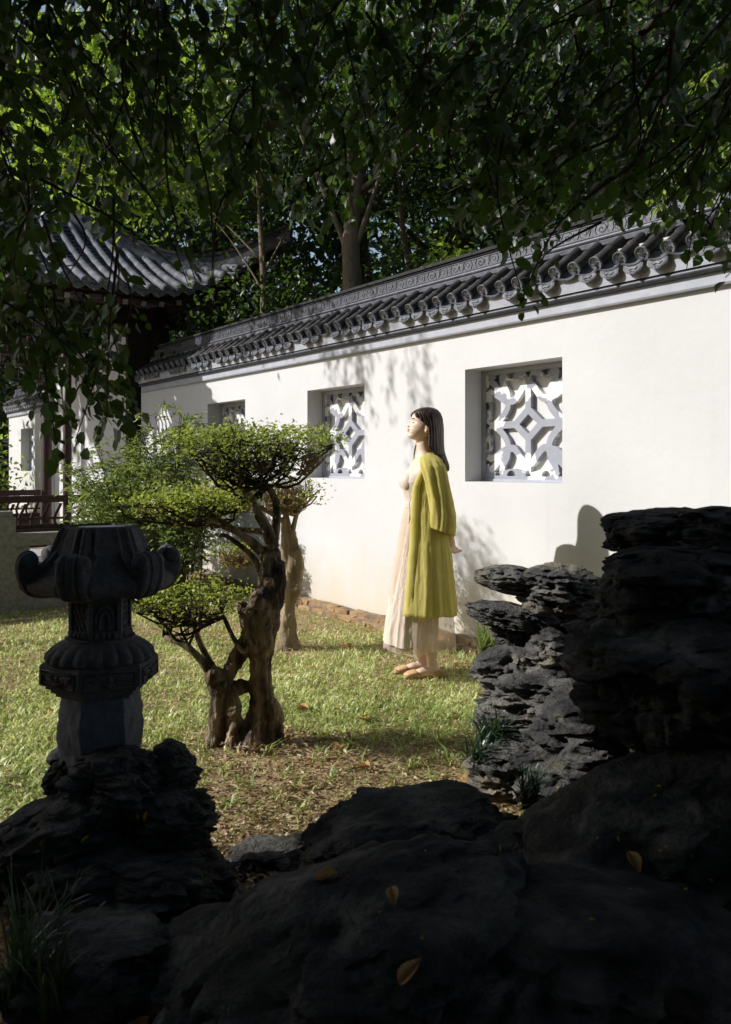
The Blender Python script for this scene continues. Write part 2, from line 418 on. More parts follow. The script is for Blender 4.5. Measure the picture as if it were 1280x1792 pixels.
# wooded slope behind the wall
def make_slope():
    V = []; F = []; xs = np.linspace(-60, 60, 31); n = len(xs)
    rows = [(13.2, 0.004), (18, 1.2), (26, 4.5), (38, 9.0), (55, 13.0), (75, 13.5)]
    for y, z in rows:
        for x in xs:
            base = 13.2 if y == 13.2 else y
            V.append((x, base + max(0, -x) * 0.25 + 4.0, z + (0.5 * noise.noise(Vector((x * .12, y * .12, 0))) if z > .5 else 0)))
    for j in range(len(rows) - 1):
        for i in range(n - 1): F.append((j * n + i, j * n + i + 1, (j + 1) * n + i + 1, (j + 1) * n + i))
    o = link('hillside', np_mesh('hillside', V, F, smooth=True), material('leafy_forest_soil', [(.3, (.012, .016, .008)), (.7, (.035, .038, .018))], scale=2, rough=.95, bump=.6, bscale=6))
    tag(o, 'dark wooded hillside rising behind the garden wall', 'hillside', kind='structure')
make_slope()

# ------------------------------------------------------------------ garden wall
WIN_Z0, WIN_Z1 = 1.169, 1.97
WIN_W = 0.905
WALL_T = 0.36
EAVE_Z = 2.23
NICHE = 0.204
def wall_body(name, s0, s1, wins, parent):
    """plastered wall with recessed window openings, wall coordinates"""
    mb = MB()
    xs = sorted(set([s0, s1] + [a for a in wins] + [a + WIN_W for a in wins])); top = 2.56
    zs = [-.1, WIN_Z0, WIN_Z1, top]
    for j in range(3):
        for i in range(len(xs) - 1):
            if j == 1 and any(abs(xs[i] - a) < 1e-6 for a in wins): continue
            mb.add([(xs[i], 0, zs[j]), (xs[i + 1], 0, zs[j]), (xs[i + 1], 0, zs[j + 1]), (xs[i], 0, zs[j + 1])], [(3, 2, 1, 0)])
    for a in wins:
        b = a + WIN_W; d = -NICHE
        mb.add([(a, 0, WIN_Z0), (b, 0, WIN_Z0), (b, 0, WIN_Z1), (a, 0, WIN_Z1), (a, d, WIN_Z0), (b, d, WIN_Z0), (b, d, WIN_Z1), (a, d, WIN_Z1)],
               [(0, 4, 5, 1), (1, 5, 6, 2), (2, 6, 7, 3), (3, 7, 4, 0), (4, 7, 6, 5)])
    T = -WALL_T
    mb.add([(s0, 0, -.1), (s1, 0, -.1), (s1, 0, top), (s0, 0, top), (s0, T, -.1), (s1, T, -.1), (s1, T, top), (s0, T, top)],
           [(4, 5, 6, 7), (0, 3, 7, 4), (1, 5, 6, 2), (3, 2, 6, 7)])
    return mb.build(name, M_plaster, parent, xf=WM)

# window lattice: one outline drawn as a distance field and cut out as a slab ----
def seg_d(px, py, a, b):
    ax, ay = a; bx, by = b; dx, dy = bx - ax, by - ay
    t = np.clip(((px - ax) * dx + (py - ay) * dy) / (dx * dx + dy * dy + 1e-12), 0, 1)
    return np.hypot(px - ax - t * dx, py - ay - t * dy)
def catmull(pts, k=8):
    out = []; n = len(pts)
    for i in range(n - 1):
        p0 = pts[max(i - 1, 0)]; p1 = pts[i]; p2 = pts[i + 1]; p3 = pts[min(i + 2, n - 1)]
        for j in range(k):
            t = j / k
            out.append(tuple(.5 * ((2 * b) + (-a + c) * t + (2 * a - 5 * b + 4 * c - d) * t * t + (-a + 3 * b - 3 * c + d) * t ** 3) for a, b, c, d in zip(p0, p1, p2, p3)))
    out.append(tuple(pts[-1])); return out
def lattice_mesh():
    W, Hh = WIN_W - .006, WIN_Z1 - WIN_Z0 - .006
    n = 128
    gx = np.linspace(0, 1, n + 1); X, Y = np.meshgrid(gx, gx)
    ax, ay = np.abs(X * 2 - 1), np.abs(Y * 2 - 1)         # mirrored to one quarter
    hx, hy = W / 2, Hh / 2
    px, py = ax * hx, ay * hy
    def sc(p): return (p[0] * hx, p[1] * hy)
    lines = [[(0, .25), (.27, 0)], [(0, .24), (0, .82)], [(.26, 0), (.84, 0)],
             catmull([(0, .69), (.09, .66), (.20, .52), (.31, .42), (.42, .43)]),
             catmull([(.42, .43), (.44, .30), (.53, .17), (.68, .04), (.76, 0)]),
             [(.42, .43), (.93, .93)],
             catmull([(.42, .43), (.55, .47), (.70, .56), (.86, .60)]),
             catmull([(.42, .43), (.45, .58), (.54, .72), (.56, .86)])]
    d = np.full(X.shape, 9.)
    for ln in lines:
        q = [sc(p) for p in ln]
        for a, b in zip(q[:-1], q[1:]): d = np.minimum(d, seg_d(px, py, a, b))
    f = d - 0.025
    wx = .83 + .025 * np.cos(ay * 9.0); wy = .81 + .03 * np.cos(ax * 9.0)
    band = np.minimum((wx - ax) * hx, (wy - ay) * hy)
    f = np.minimum(f, band)
    def cut(fn):
        nonlocal f
        f = np.maximum(f, -fn)
    for c in (0.0, .66):                                   # little triangular holes
        t = np.maximum((ay - .90) * hy, (np.abs(ax - c) * .95 - (ay - .79) * .55) * hx * .8); cut(t)
        t = np.maximum((ax - .92) * hx, (np.abs(ay - c) * .95 - (ax - .82) * .55) * hy * .8); cut(t)
    for c in (.36,):                                       # half-round holes
        t = np.maximum((ay - .905) * hy, np.hypot((ax - c) * hx, (ay - .905) * hy) - .040); cut(t)
        t = np.maximum((ax - .92) * hx, np.hypot((ay - c) * hy, (ax - .92) * hx) - .034); cut(t)
    V = []; F = []; idx = {}
    def vid(key, x, y, back):
        k = (key, back)
        if k not in idx: idx[k] = len(V); V.append((x * W, (-.0355 if back else 0.), y * Hh))
        return idx[k]
    for j in range(n):
        for i in range(n):
            cs = [(i, j), (i + 1, j), (i + 1, j + 1), (i, j + 1)]; vals = [f[b, a] for a, b in cs]
            if all(v >= 0 for v in vals): continue
            poly = []
            for k in range(4):
                a, b = cs[k], cs[(k + 1) % 4]; va, vb = vals[k], vals[(k + 1) % 4]
                if va < 0: poly.append((('c', a), gx[a[0]], gx[a[1]], 0))
                if (va < 0) != (vb < 0):
                    t = va / (va - vb); key = ('e', min(a, b), max(a, b))
                    poly.append((key, gx[a[0]] + (gx[b[0]] - gx[a[0]]) * t, gx[a[1]] + (gx[b[1]] - gx[a[1]]) * t, 1))
            F.append(tuple(vid(p[0], p[1], p[2], 0) for p in reversed(poly)))
            for k in range(len(poly)):
                p, q = poly[k], poly[(k + 1) % len(poly)]
                if p[3] and q[3] and (len(poly) != 4 or True):
                    F.append((vid(p[0], p[1], p[2], 0), vid(q[0], q[1], q[2], 0), vid(q[0], q[1], q[2], 1), vid(p[0], p[1], p[2], 1)))
    me = bpy.data.meshes.new('lattice'); me.from_pydata(V, [], F); me.update()
    me.materials.append(M_lattice)
    return me
LATTICE = lattice_mesh()

def put(name, me, parent, M, mat=None):
    o = link(name, me, mat)
    o.matrix_basis = M
    if parent is not None:
        o.parent = parent; o.matrix_parent_inverse = Matrix.Translation(-Vector(parent.location))
    return o
def sub(o, parent_obj):
    """make o a sub-part of a part that itself may carry a matrix; o keeps its world matrix"""
    bpw = parent_obj.parent.matrix_basis @ parent_obj.matrix_parent_inverse @ parent_obj.matrix_basis if parent_obj.parent else parent_obj.matrix_basis
    o.parent = parent_obj; o.matrix_parent_inverse = bpw.inverted(); return o
def WT(s, o, z): return WM @ Matrix.Translation((s, o, z))

def windows(wins, parent):
    for a in wins:
        w = put('lattice_window', LATTICE, parent, WT(a + .003, -.168, WIN_Z0 + .003))
        fr = MB(); t = .035; x0, x1, z0, z1 = a + .001, a + WIN_W - .001, WIN_Z0 + .001, WIN_Z1 - .001; d0, d1 = -.160, -.2035
        cy, dy = (d0 + d1) / 2, d0 - d1
        fr.box(((x0 + x1) / 2, cy, z1 - t / 2), (x1 - x0, dy, t)); fr.box(((x0 + x1) / 2, cy, z0 + t / 4), (x1 - x0, dy, t / 2))
        fr.box((x0 + t / 2, cy, (z0 + z1) / 2 - t / 4), (t, dy, z1 - z0 - 1.5 * t - .002)); fr.box((x1 - t / 2, cy, (z0 + z1) / 2 - t / 4), (t, dy, z1 - z0 - 1.5 * t - .002))
        f = fr.build('frame', M_slate, None, xf=WM); sub(f, w)

# coping: mouldings, tube tiles with round faces, pointed drip tiles, ridge --------
def extrude_profile(prof, s0, s1, name, mat, parent, nseg=1):
    mb = MB(); n = len(prof); F = []
    V = [(s0 + (s1 - s0) * i / nseg, o, z) for i in range(nseg + 1) for o, z in prof]
    for i in range(nseg):
        for k in range(n): F.append((i * n + k, i * n + (k + 1) % n, (i + 1) * n + (k + 1) % n, (i + 1) * n + k))
    F.append(tuple(range(n))); F.append(tuple(nseg * n + k for k in range(n - 1, -1, -1)))
    mb.add(V, F)
    return mb.build(name, mat, parent, xf=WM)
SLOPE = math.atan2(.185, .26)
TUBE_L = .335
def tile_meshes():
    out = {}
    t = MB(); n = 14; r = .0375
    pr = [(0, .90), (.004, 1.0), (.135, .985), (.148, 1.10), (.160, 1.10), (.163, .97), (.30, .96), (.315, 1.08), (.33, 1.06), (.335, .9)]
    t.loft([[Vector((r * k * math.cos(2 * math.pi * i / n), -y, r * k * math.sin(2 * math.pi * i / n))) for i in range(n)] for y, k in pr])
    out['tube'] = t.mesh('tube_tile', True); out['tube'].materials.append(M_tube)
    c = MB(); R0 = .0435; n = 20
    rr = [(0.012, R0 * .98), (-.002, R0), (-.004, R0 * .95), (-.003, R0 * .88), (-.001, R0 * .84), (-.0015, R0 * .02)]
    c.loft([[Vector((k * math.cos(2 * math.pi * i / n), -y, k * math.sin(2 * math.pi * i / n))) for i in range(n)] for y, k in rr])
    for q in range(4):                                   # raised character-like strokes
        a0 = q * math.pi / 2 + .3
        c.tube([(math.cos(a0 + k * .5) * R0 * (.22 + .13 * k), .003, math.sin(a0 + k * .5) * R0 * (.22 + .13 * k)) for k in range(4)], .0016, 5)
    c.tube([(-R0 * .55, .003, 0), (R0 * .55, .003, 0)], .0014, 5); c.tube([(0, .003, -R0 * .6), (0, .003, R0 * .6)], .0014, 5)
    out['cap'] = c.mesh('round_tile_face', True); out['cap'].materials.append(M_cap)
    d = MB()                                             # drip tile: scalloped pointed shield
    pts = [(-.066, .014), (-.066, -.018), (-.050, -.034), (-.026, -.044), (0, -.060), (.026, -.044), (.050, -.034), (.066, -.018), (.066, .014), (.03, -.004), (-.03, -.004)]
    V = [Vector((x, 0, z)) for x, z in pts]; k = len(V)
    V2 = [p + Vector((0, -.012, 0)) for p in V]
    inner = [Vector((x * .82, .004, z * .80 - .003)) for x, z in pts]
    d.add(V + V2 + inner, [tuple(range(2 * k, 3 * k))] + [(i, (i + 1) % k, 2 * k + (i + 1) % k, 2 * k + i) for i in range(k)] + [(i, k + i, k + (i + 1) % k, (i + 1) % k) for i in range(k)] + [tuple(range(2 * k - 1, k - 1, -1))])
    d.tube([(-.036, .005, -.012), (-.02, .007, -.026), (0, .007, -.02), (.02, .007, -.026), (.036, .005, -.012)], .0038, 5)
    d.tube([(-.012, .005, -.04), (0, .007, -.034), (.012, .005, -.04), (0, .006, -.054)], .0034, 5)
    out['drip'] = d.mesh('drip_tile'); out['drip'].materials.append(M_cap)
    p = MB(); n = 7; w = .085                            # concave pan tile, three overlapping lengths
    for q in range(3):
        rings = []
        for y, lift in ((.12 * q - .01, .010), (.12 * q + .125, .0)):
            rings.append([Vector((w * (i / (n - 1) * 2 - 1), -y, lift + .030 * ((i / (n - 1) * 2 - 1) ** 2) - .028)) for i in range(n)])
        p.loft(rings, closed=False)
        b = rings[0]; p.loft([b, [v + Vector((0, 0, -.010)) for v in b]], closed=False)
    out['pan'] = p.mesh('pan_tile', True); out['pan'].materials.append(M_pan)
    e = MB(); e.box((0, -.02, 0), (.268, .04, .082))       # carved ridge panel
    for q in (-1, 1):
        pts = []
        for k in range(15):
            a = k * .55; r = .004 + .0021 * k
            pts.append((q * (.066 - r * math.cos(a) * 1.25), .001, r * math.sin(a) * q * .95))
        e.tube(pts, .0026, 5)
        e.tube([(q * .012, .001, -.03), (q * .025, .002, -.008), (q * .020, .002, .018), (q * .038, .001, .032)], .0026, 5)
        e.tube([(q * .105, .001, -.03), (q * .118, .002, 0), (q * .105, .001, .03)], .0026, 5)
    e.box((0, .001, .037), (.268, .008, .006)); e.box((0, .001, -.037), (.268, .008, .006))
    out['panel'] = e.mesh('carved_panel'); out['panel'].materials.append(M_ridge)
    return out
TILES = tile_meshes()
PITCH = .160
def coping(s0, s1, parent, dz=0.0):
    z = EAVE_Z + dz
    extrude_profile([(-.02, z), (.030, z), (.036, z + .010), (.036, z + .070), (-.02, z + .070)], s0, s1, 'lower_cornice_band', M_slate, parent)
    extrude_profile([(-.02, z + .071)] + [(.044 + .030 * math.cos(a), z + .090 + .019 * math.sin(a)) for a in [math.pi * (-.5 + k / 8) for k in range(9)]] + [(-.02, z + .109)], s0, s1, 'cornice_roll', M_ridge, parent)  # roll coloured dark to give the shadow line between the bands
    extrude_profile([(-.02, z + .110), (.076, z + .110), (.082, z + .15), (.092, z + .200), (-.02, z + .27)], s0, s1, 'upper_cornice_band', M_slate, parent)
    n = int((s1 - s0) / PITCH)
    tilt = Matrix.Rotation(-SLOPE, 4, 'X')
    for i in range(n):
        s = s0 + PITCH * (i + .5)
        j = random.uniform
        M = WT(s + j(-.005, .005), .128 + j(-.008, .008), z + .236 + j(-.004, .004)) @ Matrix.Rotation(R(j(-2.5, 2.5)), 4, 'Z') @ tilt
        t = put('tube_tile', TILES['tube'], parent, M)
        c = link('round_tile_face', TILES['cap']); c.matrix_basis = M @ Matrix.Translation((0, .004, 0)) @ Matrix.Rotation(R(j(-25, 25)), 4, 'Y'); sub(c, t)
        p = put('pan_tile', TILES['pan'], parent, WT(s + PITCH / 2, .116, z + .208) @ tilt)
        if random.random() < .86:
            d = link('drip_tile', TILES['drip']); d.matrix_basis = WT(s + PITCH / 2 + j(-.004, .004), .113 + j(-.004, .004), z + .186 + j(-.004, .004)) @ Matrix.Rotation(R(16 + j(-7, 7)), 4, 'X') @ Matrix.Rotation(R(j(-6, 6)), 4, 'Y'); sub(d, p)
    # ridge, its face stands behind the tile tops
    zr = z + .405
    extrude_profile([(-.085, zr), (-.078, zr + .024), (-.09, zr + .032), (-.27, zr + .032), (-.282, zr + .024), (-.275, zr)], s0, s1, 'ridge_base_course', M_pan, parent)
    extrude_profile([(-.115, zr + .033)] + [(-.105 + .017 * math.cos(a), zr + .050 + .0165 * math.sin(a)) for a in [math.pi * (-.5 + k / 6) for k in range(7)]] + [(-.255, zr + .067), (-.255, zr + .033)], s0, s1, 'ridge_lower_roll', M_ridge, parent)
    extrude_profile([(-.142, zr + .068), (-.142, zr + .150), (-.22, zr + .150), (-.22, zr + .068)], s0, s1, 'ridge_core', M_ridge, parent)
    k = int((s1 - s0) / .27)
    for i in range(k):
        put('carved_panel', TILES['panel'], parent, WT(s0 + .27 * (i + .5), -.105, zr + .109 + random.uniform(-.001, .001)))
    # stepped upper ridge courses, in lengths with open joints
    lens = int((s1 - s0) / .54)
    for i in range(lens):
        a = s0 + i * .54 + .002; b = a + .536; w = random.uniform(-.002, .003); dz2 = random.uniform(-.002, .002)
        extrude_profile([(-.108 + w, zr + .152), (-.098 + w, zr + .160), (-.108 + w, zr + .169), (-.25, zr + .169), (-.25, zr + .152)], a, b, 'ridge_course', M_ridge, parent)
        extrude_profile([(-.090 + w, zr + .173 + dz2), (-.086 + w, zr + .190 + dz2), (-.115 + w, zr + .204 + dz2), (-.18, zr + .214 + dz2), (-.245, zr + .204 + dz2), (-.272, zr + .173 + dz2)], a, b, 'ridge_cap_course', M_tube, parent)

WINS_NEAR = [-1.005 - 2.13, -1.005, 1.140, 3.270]
gw = empty('garden_wall', S(1.4, -.18))
tag(gw, 'white plastered garden wall with dark tiled coping behind the woman', 'wall')
wall_body('wall_body', -3.9, 6.2, WINS_NEAR, gw)
windows(WINS_NEAR[1:], gw)
coping(-3.86, 6.1, gw)
fw = empty('garden_wall', S(10.6, -.18))
tag(fw, 'short stretch of white wall with one window, seen through the pavilion at far left', 'wall')
wall_body('wall_body', 10.25, 13.4, [11.55], fw)
windows([11.55], fw)
coping(10.4, 13.4, fw)

# brick edging along the foot of the wall ------------------------------------------
def brick_edging():
    e = empty('brick_edging', S(1.5, .1)); tag(e, 'old orange brick edging at the foot of the white wall', 'edging')
    protos = []
    for q in range(5):
        bm = bmesh.new(); bmesh.ops.create_cube(bm, size=1.0)
        for v in bm.verts:
            v.co.x *= .205; v.co.y *= .10; v.co.z *= .056
        bmesh.ops.subdivide_edges(bm, edges=bm.edges[:], cuts=1, use_grid_fill=True)
        for v in bm.verts:
            k = .006 + .010 * (abs(v.co.x) > .09) * (abs(v.co.z) > .02)
            v.co += Vector((noise.noise(v.co * 22 + Vector((q * 7, 0, 0))), noise.noise(v.co * 22 + Vector((0, q * 9, 0))), noise.noise(v.co * 22 + Vector((0, 0, q * 5))))) * k
        me = bpy.data.meshes.new('brick'); bm.to_mesh(me); bm.free(); me.materials.append(M_brick); protos.append(me)
    for row, (o, z, off) in enumerate(((.075, .052, 0), (.135, .010, .1))):
        s = -3.6 + off
        while s < 4.9:
            put('brick', random.choice(protos), e, WT(s, o + random.uniform(-.008, .008), z + random.uniform(-.004, .004)) @ Matrix.Rotation(R(random.uniform(-2.5, 2.5)), 4, 'Z') @ Matrix.Rotation(R(random.uniform(-2, 2)), 4, 'X') @ Matrix.Scale(random.uniform(.90, 1.0), 4, (1, 0, 0)))
            s += .213
    mb = MB(); mb.box((.65, .06, .012), (8.6, .115, .075)); m = mb.build('mortar_bed', M_mortar, e, xf=WM)
brick_edging()

# ------------------------------------------------------------------ pavilion, terrace, balustrade
PAV_OC = -1.47
SE = 5.5           # front eave line
def roof_z(s, o):
    q = s - SE
    fr = max(0.0, 1 - (o - PAV_OC) / 1.7)
    return 3.44 + .72 * fr * fr * max(0, 1 - q / 1.6) + .42 * q + .09 * q * q
def make_pavilion():
    p = empty('pavilion', S(7.7, 1.0))
    tag(p, 'dark timber pavilion with an upturned tiled roof corner at left', 'pavilion')
    # columns
    for (s, o, r) in ((6.4, -.32, .15), (6.4, .90, .055), (6.4, 2.6, .11), (9.0, .45, .08), (9.0, 2.6, .09)):
        mb = MB(); b = S(s, o)
        mb.tube([(b.x, b.y, z) for z in (.1, .6, 1.5, 3.4)], [r, r, r * .98, r * .95], 18)
        mb.tube([(b.x, b.y, z) for z in (.10, .17, .25)], [r * 1.5, r * 1.6, r * 1.25], 18)
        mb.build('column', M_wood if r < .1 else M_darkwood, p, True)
    # white inner wall under the roof
    mb = MB(); mb.box((8.35, -.14, 1.60), (3.7, .28, 3.2)); mb.build('inner_wall', M_plaster, p, xf=WM)
    # beams
    for (s, z, d) in ((6.4, 3.26, .24), (9.0, 3.26, .24)):
        mb = MB(); mb.box((s, 1.1, z), (.12, 3.6, d)); mb.build('beam', M_darkwood, p, xf=WM)
    mb = MB(); mb.box((7.7, 2.6, 3.26), (2.5, .12, .18)); mb.build('beam', M_darkwood, p, xf=WM)
    mb = MB(); mb.box((6.38, -.02, 1.75), (.08, .30, 2.9)); mb.build('corner_panel', M_darkwood, p, xf=WM)
    # hanging fretwork: short bars of a key pattern
    def fret(s, o0, o1, z0, z1, step=.155):
        f = MB(); f.box((s, (o0 + o1) / 2, z1 - .014), (.04, o1 - o0, .028)); fo = f.build('fretwork', M_wood, p, xf=WM)
        rows = int((z1 - z0) / .11); zz = [z0 + (z1 - z0) * k / rows for k in range(rows + 1)]
        bars = MB
        i = 0; o = o0
        while o < o1 - .02:
            for k in range(rows):
                if (i + k) % 2 == 0:
                    m = MB(); m.box((s, o, (zz[k] + zz[k + 1]) / 2 - .014), (.030, .020, zz[k + 1] - zz[k])); sub(m.build('lattice_bar', M_wood, None, xf=WM), fo)
                elif o + step < o1:
                    m = MB(); m.box((s + .002, o + step / 2, zz[k + 1] - .02 if k < rows - 1 else zz[k] - .004), (.030, step * 1.1, .020)); sub(m.build('lattice_bar', M_wood, None, xf=WM), fo)
            o += step; i += 1
        m = MB(); m.box((s - .002, (o0 + o1) / 2, z0 - .014), (.034, o1 - o0, .022)); sub(m.build('lattice_bar', M_wood, None, xf=WM), fo)
    fret(6.4, .14, 2.5, 2.55, 3.13)
    fret(9.0, .55, 2.5, 2.62, 3.13)
    # bench-back railings with curved balusters
    def railing(s, o0, o1, zt=.92, zb=.58):
        f = MB(); f.box((s, (o0 + o1) / 2, zt - .025), (.075, o1 - o0, .085)); ro = f.build('railing', M_wood, p, xf=WM)
        m = MB(); m.box((s + .05, (o0 + o1) / 2, zb - .03), (.30, o1 - o0, .05)); sub(m.build('seat_board', M_wood, None, xf=WM), ro)
        m = MB(); m.box((s + .012, (o0 + o1) / 2, zb + .115), (.022, o1 - o0, .028)); sub(m.build('middle_rail', M_wood, None, xf=WM), ro)
        n = int((o1 - o0) / .145)
        for k in range(n + 1):
            o = o0 + .03 + (o1 - o0 - .06) * k / n
            m = MB(); hgt = zt - zb - .075
            rings = []
            for q in range(9):
                t = q / 8; off = .045 * math.sin(t * math.pi * 1.25 + .35) - .02
                for_z = zb - .005 + hgt * t
                rings.append([Vector((s + off - .012, o - .016, for_z)), Vector((s + off + .012, o - .016, for_z)), Vector((s + off + .012, o + .016, for_z)), Vector((s + off - .012, o + .016, for_z))])
            m.loft([[Vector((v.x, v.y + (.030 * math.sin(i / 8 * math.pi * 1.3 + .2)), v.z)) for v in r] for i, r in enumerate(rings)])
            sub(m.build('baluster', M_wood, None, xf=WM), ro)
        m = MB(); m.box((s + .03, (o0 + o1) / 2, .40), (.05, o1 - o0, .29)); sub(m.build('seat_panel', M_wood, None, xf=WM), ro)
    railing(6.4, .14, 2.9, .885, .50)
    railing(9.0, .55, 2.6, .885, .50)
    # roof deck
    V = []; F = []; os_ = np.linspace(PAV_OC, 3.3, 60); qs = np.linspace(0, 2.2, 16); n = len(os_)
    for q in qs:
        for o in os_:
            oo = max(o, PAV_OC + q * .96); V.append(S(SE + q, oo, roof_z(SE + q, oo)))
    for j in range(len(qs) - 1):
        for i in range(n - 1): F.append((j * n + i, j * n + i + 1, (j + 1) * n + i + 1, (j + 1) * n + i))
    deck = link('roof', np_mesh('roof', V, F, smooth=True), M_roof); place(deck, p)
    # back slope and end slope keep the roof closed
    V2 = []; F2 = []
    for q in qs:
        for o in os_:
            oo = max(o, PAV_OC + q * .96); V2.append(S(SE + 4.4 - q, oo, roof_z(SE + q, oo)))
    for j in range(len(qs) - 1):
        for i in range(n - 1): F2.append((j * n + i + 1, j * n + i, (j + 1) * n + i, (j + 1) * n + i + 1))
    b = link('back_slope', np_mesh('back_slope', V2, F2, smooth=True), M_roof); sub(b, deck)
    V3 = []; F3 = []; m = 15
    for k in range(m):
        q = 2.2 * k / (m - 1)
        for t in np.linspace(0, 1, 9):
            s = (SE + q) + t * (4.4 - 2 * q); oo = PAV_OC + q * .96
            w = abs(2 * t - 1); V3.append(S(s, oo, 3.44 + .72 * w ** 3 * max(0, 1 - q / 1.6) + .42 * q + .09 * q * q + .0))
    for k in range(m - 1):
        for i in range(8): F3.append((k * 9 + i, k * 9 + i + 1, (k + 1) * 9 + i + 1, (k + 1) * 9 + i))
    b = link('end_slope', np_mesh('end_slope', V3, F3, smooth=True), M_roof); sub(b, deck)
    # tile rows with round faces and drip tiles
    o = PAV_OC + .03; i = 0
    while o < 3.2:
        qmax = min(2.15, (o - PAV_OC) / .96 - .03)
        pts = []; rad = []; q = -.07
        while q < max(qmax, .05):
            pts.append(S(SE + q, o, roof_z(SE + max(q, 0), o) + .045 + (.42 * q if q < 0 else 0))); rad.append(.052); q += .075
        if len(pts) > 1:
            rr = [r * (1.10 if (k % 4 == 0) else 1.0) for k, r in enumerate(rad)]
            mb = MB(); mb.tube(pts, rr, 9); t = mb.build('tile_row', M_roof, p, True)
            c = link('round_tile_face', TILES['cap'])
            t0 = (pts[1] - pts[0]); sl = math.atan2(t0.z, (t0.xy).length)
            c.matrix_basis = WM @ Matrix.Translation((SE - .075, o, roof_z(SE, o) + .015)) @ Matrix.Rotation(R(90), 4, 'Z') @ Matrix.Rotation(-sl, 4, 'X') @ Matrix.Scale(1.2, 4); sub(c, t)
            d = link('drip_tile', TILES['drip']); o2 = o + .1
            d.matrix_basis = WM @ Matrix.Translation((SE - .05, o2, roof_z(SE, o2) - .006)) @ Matrix.Rotation(R(90), 4, 'Z') @ Matrix.Rotation(R(15), 4, 'X') @ Matrix.Scale(1.35, 4); sub(d, t)
            # stepped pan tiles in the trough
            st = MB(); q = .0
            while q < qmax - .12:
                a = S(SE + q, o2, roof_z(SE + q, o2) + .018); 
                MM = WM @ Matrix.Translation((SE + q + .05, o2, roof_z(SE + q + .05, o2) + .012)) @ Matrix.Rotation(-sl * 1.05, 4, 'Y')
                st.box((0, 0, 0), (.115, .10, .014), MM); q += .10
            if st.v: sub(st.build('pan_tile', M_roof, None), t)
        o += .2; i += 1
    # hip ridge sweeping up to the corner tip
    ks = [-.26, -.20, -.12, 0, .12, .3, .5, .75, 1.0, 1.3, 1.6, 1.9, 2.15]
    def hip_z(k):
        base = roof_z(SE + max(k, 0), PAV_OC + max(k, 0)) + .02
        return base + (0 if k >= 0 else -k * .55)
    for nm, w, h0, h1, mt in (('hip_ridge_base', .10, -.06, .09, M_roof), ('hip_ridge_band', .07, .088, .185, M_ridge), ('hip_ridge_cap', .09, .183, .225, M_tube)):
        mb = MB(); rings = []
        for k in ks:
            c = S(SE + k, PAV_OC + k * .96); dirp = (WD - WN).normalized()
            tp = 1.0 if k > -.1 else .75
            zb = hip_z(k)
            rings.append([Vector((c.x, c.y, 0)) + dirp * (w * a * tp) + Vector((0, 0, zb + (h0 if b == 0 else h1) * (1 if k > 0 else .9))) for a, b in ((-1, 0), (1, 0), (1, 1), (-1, 1))])
        mb.loft(rings); mb.build(nm, mt, p)
    for k in [x * .12 + .02 for x in range(-1, 15)]:       # carved scrolls on the hip band
        c = S(SE + k, PAV_OC + k * .96, hip_z(k) + .137); ax = (WD + WN).normalized(); nn = -(WD - WN).normalized()
        mb = MB(); slope = (hip_z(k + .05) - hip_z(k - .05)) / .14
        pts = [c + nn * .072 + ax * (.004 + .0028 * j) * math.cos(j * .6) + Vector((0, 0, 1)) * (.004 + .0028 * j) * math.sin(j * .6) for j in range(12)]
        mb.tube(pts, .007, 5); mb.build('carved_scroll', M_ridge, p)
    # soffit boards and rafters
    V = []; F = []
    for q in (0.02, .5, 1.0):
        for o_ in os_: V.append(S(SE + q, max(o_, PAV_OC + q * .5), roof_z(SE + q, o_) - .055))
    for j in range(2):
        for i2 in range(n - 1): F.append((j * n + i2 + 1, j * n + i2, (j + 1) * n + i2, (j + 1) * n + i2 + 1))
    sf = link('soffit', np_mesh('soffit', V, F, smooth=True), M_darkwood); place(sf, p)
    o = PAV_OC + .25
    M_end = material('pale_rafter_end', [(.3, (.20, .19, .17)), (.7, (.30, .285, .26))], scale=9, rough=.8)
    while o < 3.2:
        mb = MB(); z = roof_z(SE, o) - .14
        a, b = S(SE + .12, o, z), S(SE + 1.05, o, z + .33)
        dirv = (b - a).normalized(); sd = WN
        upv = dirv.cross(sd).normalized(); hw = .035
        rings = [[c + sd * (x * hw) + upv * (y * hw) for x, y in ((-1, -1), (1, -1), (1, 1), (-1, 1))] for c in (a, b)]
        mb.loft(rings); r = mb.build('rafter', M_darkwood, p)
        mb = MB(); mb.loft([[c + sd * (x * hw * .9) + upv * (y * hw * .9) for x, y in ((-1, -1), (1, -1), (1, 1), (-1, 1))] for c in (a - dirv * .008, a - dirv * .001)]); sub(mb.build('rafter_end', M_end, None), r)
        o += .235
    mb = MB(); pts = [S(SE + .18, o, roof_z(SE, o) - .085) for o in np.linspace(PAV_OC + .02, 3.3, 40)]; mb.tube(pts, .045, 6); mb.build('eave_board', M_wood, p)
    # corner beam reaching under the upturned corner
    mb = MB(); mb.tube([S(6.4, -.32, 3.35), S(6.0, -.85, 3.56), S(5.56, -1.38, 4.0), S(5.36, -1.62, 4.24)], [.09, .085, .07, .04], 8); mb.build('corner_beam', M_darkwood, p)
make_pavilion()

t_ = MB(); t_.box((6.9, 3.6, .05), (7.0, 5.4, .14), None)
tag(t_.build('terrace', M_paving, None, xf=WM), 'pale stone terrace under the pavilion behind the balustrade', 'terrace', kind='structure')

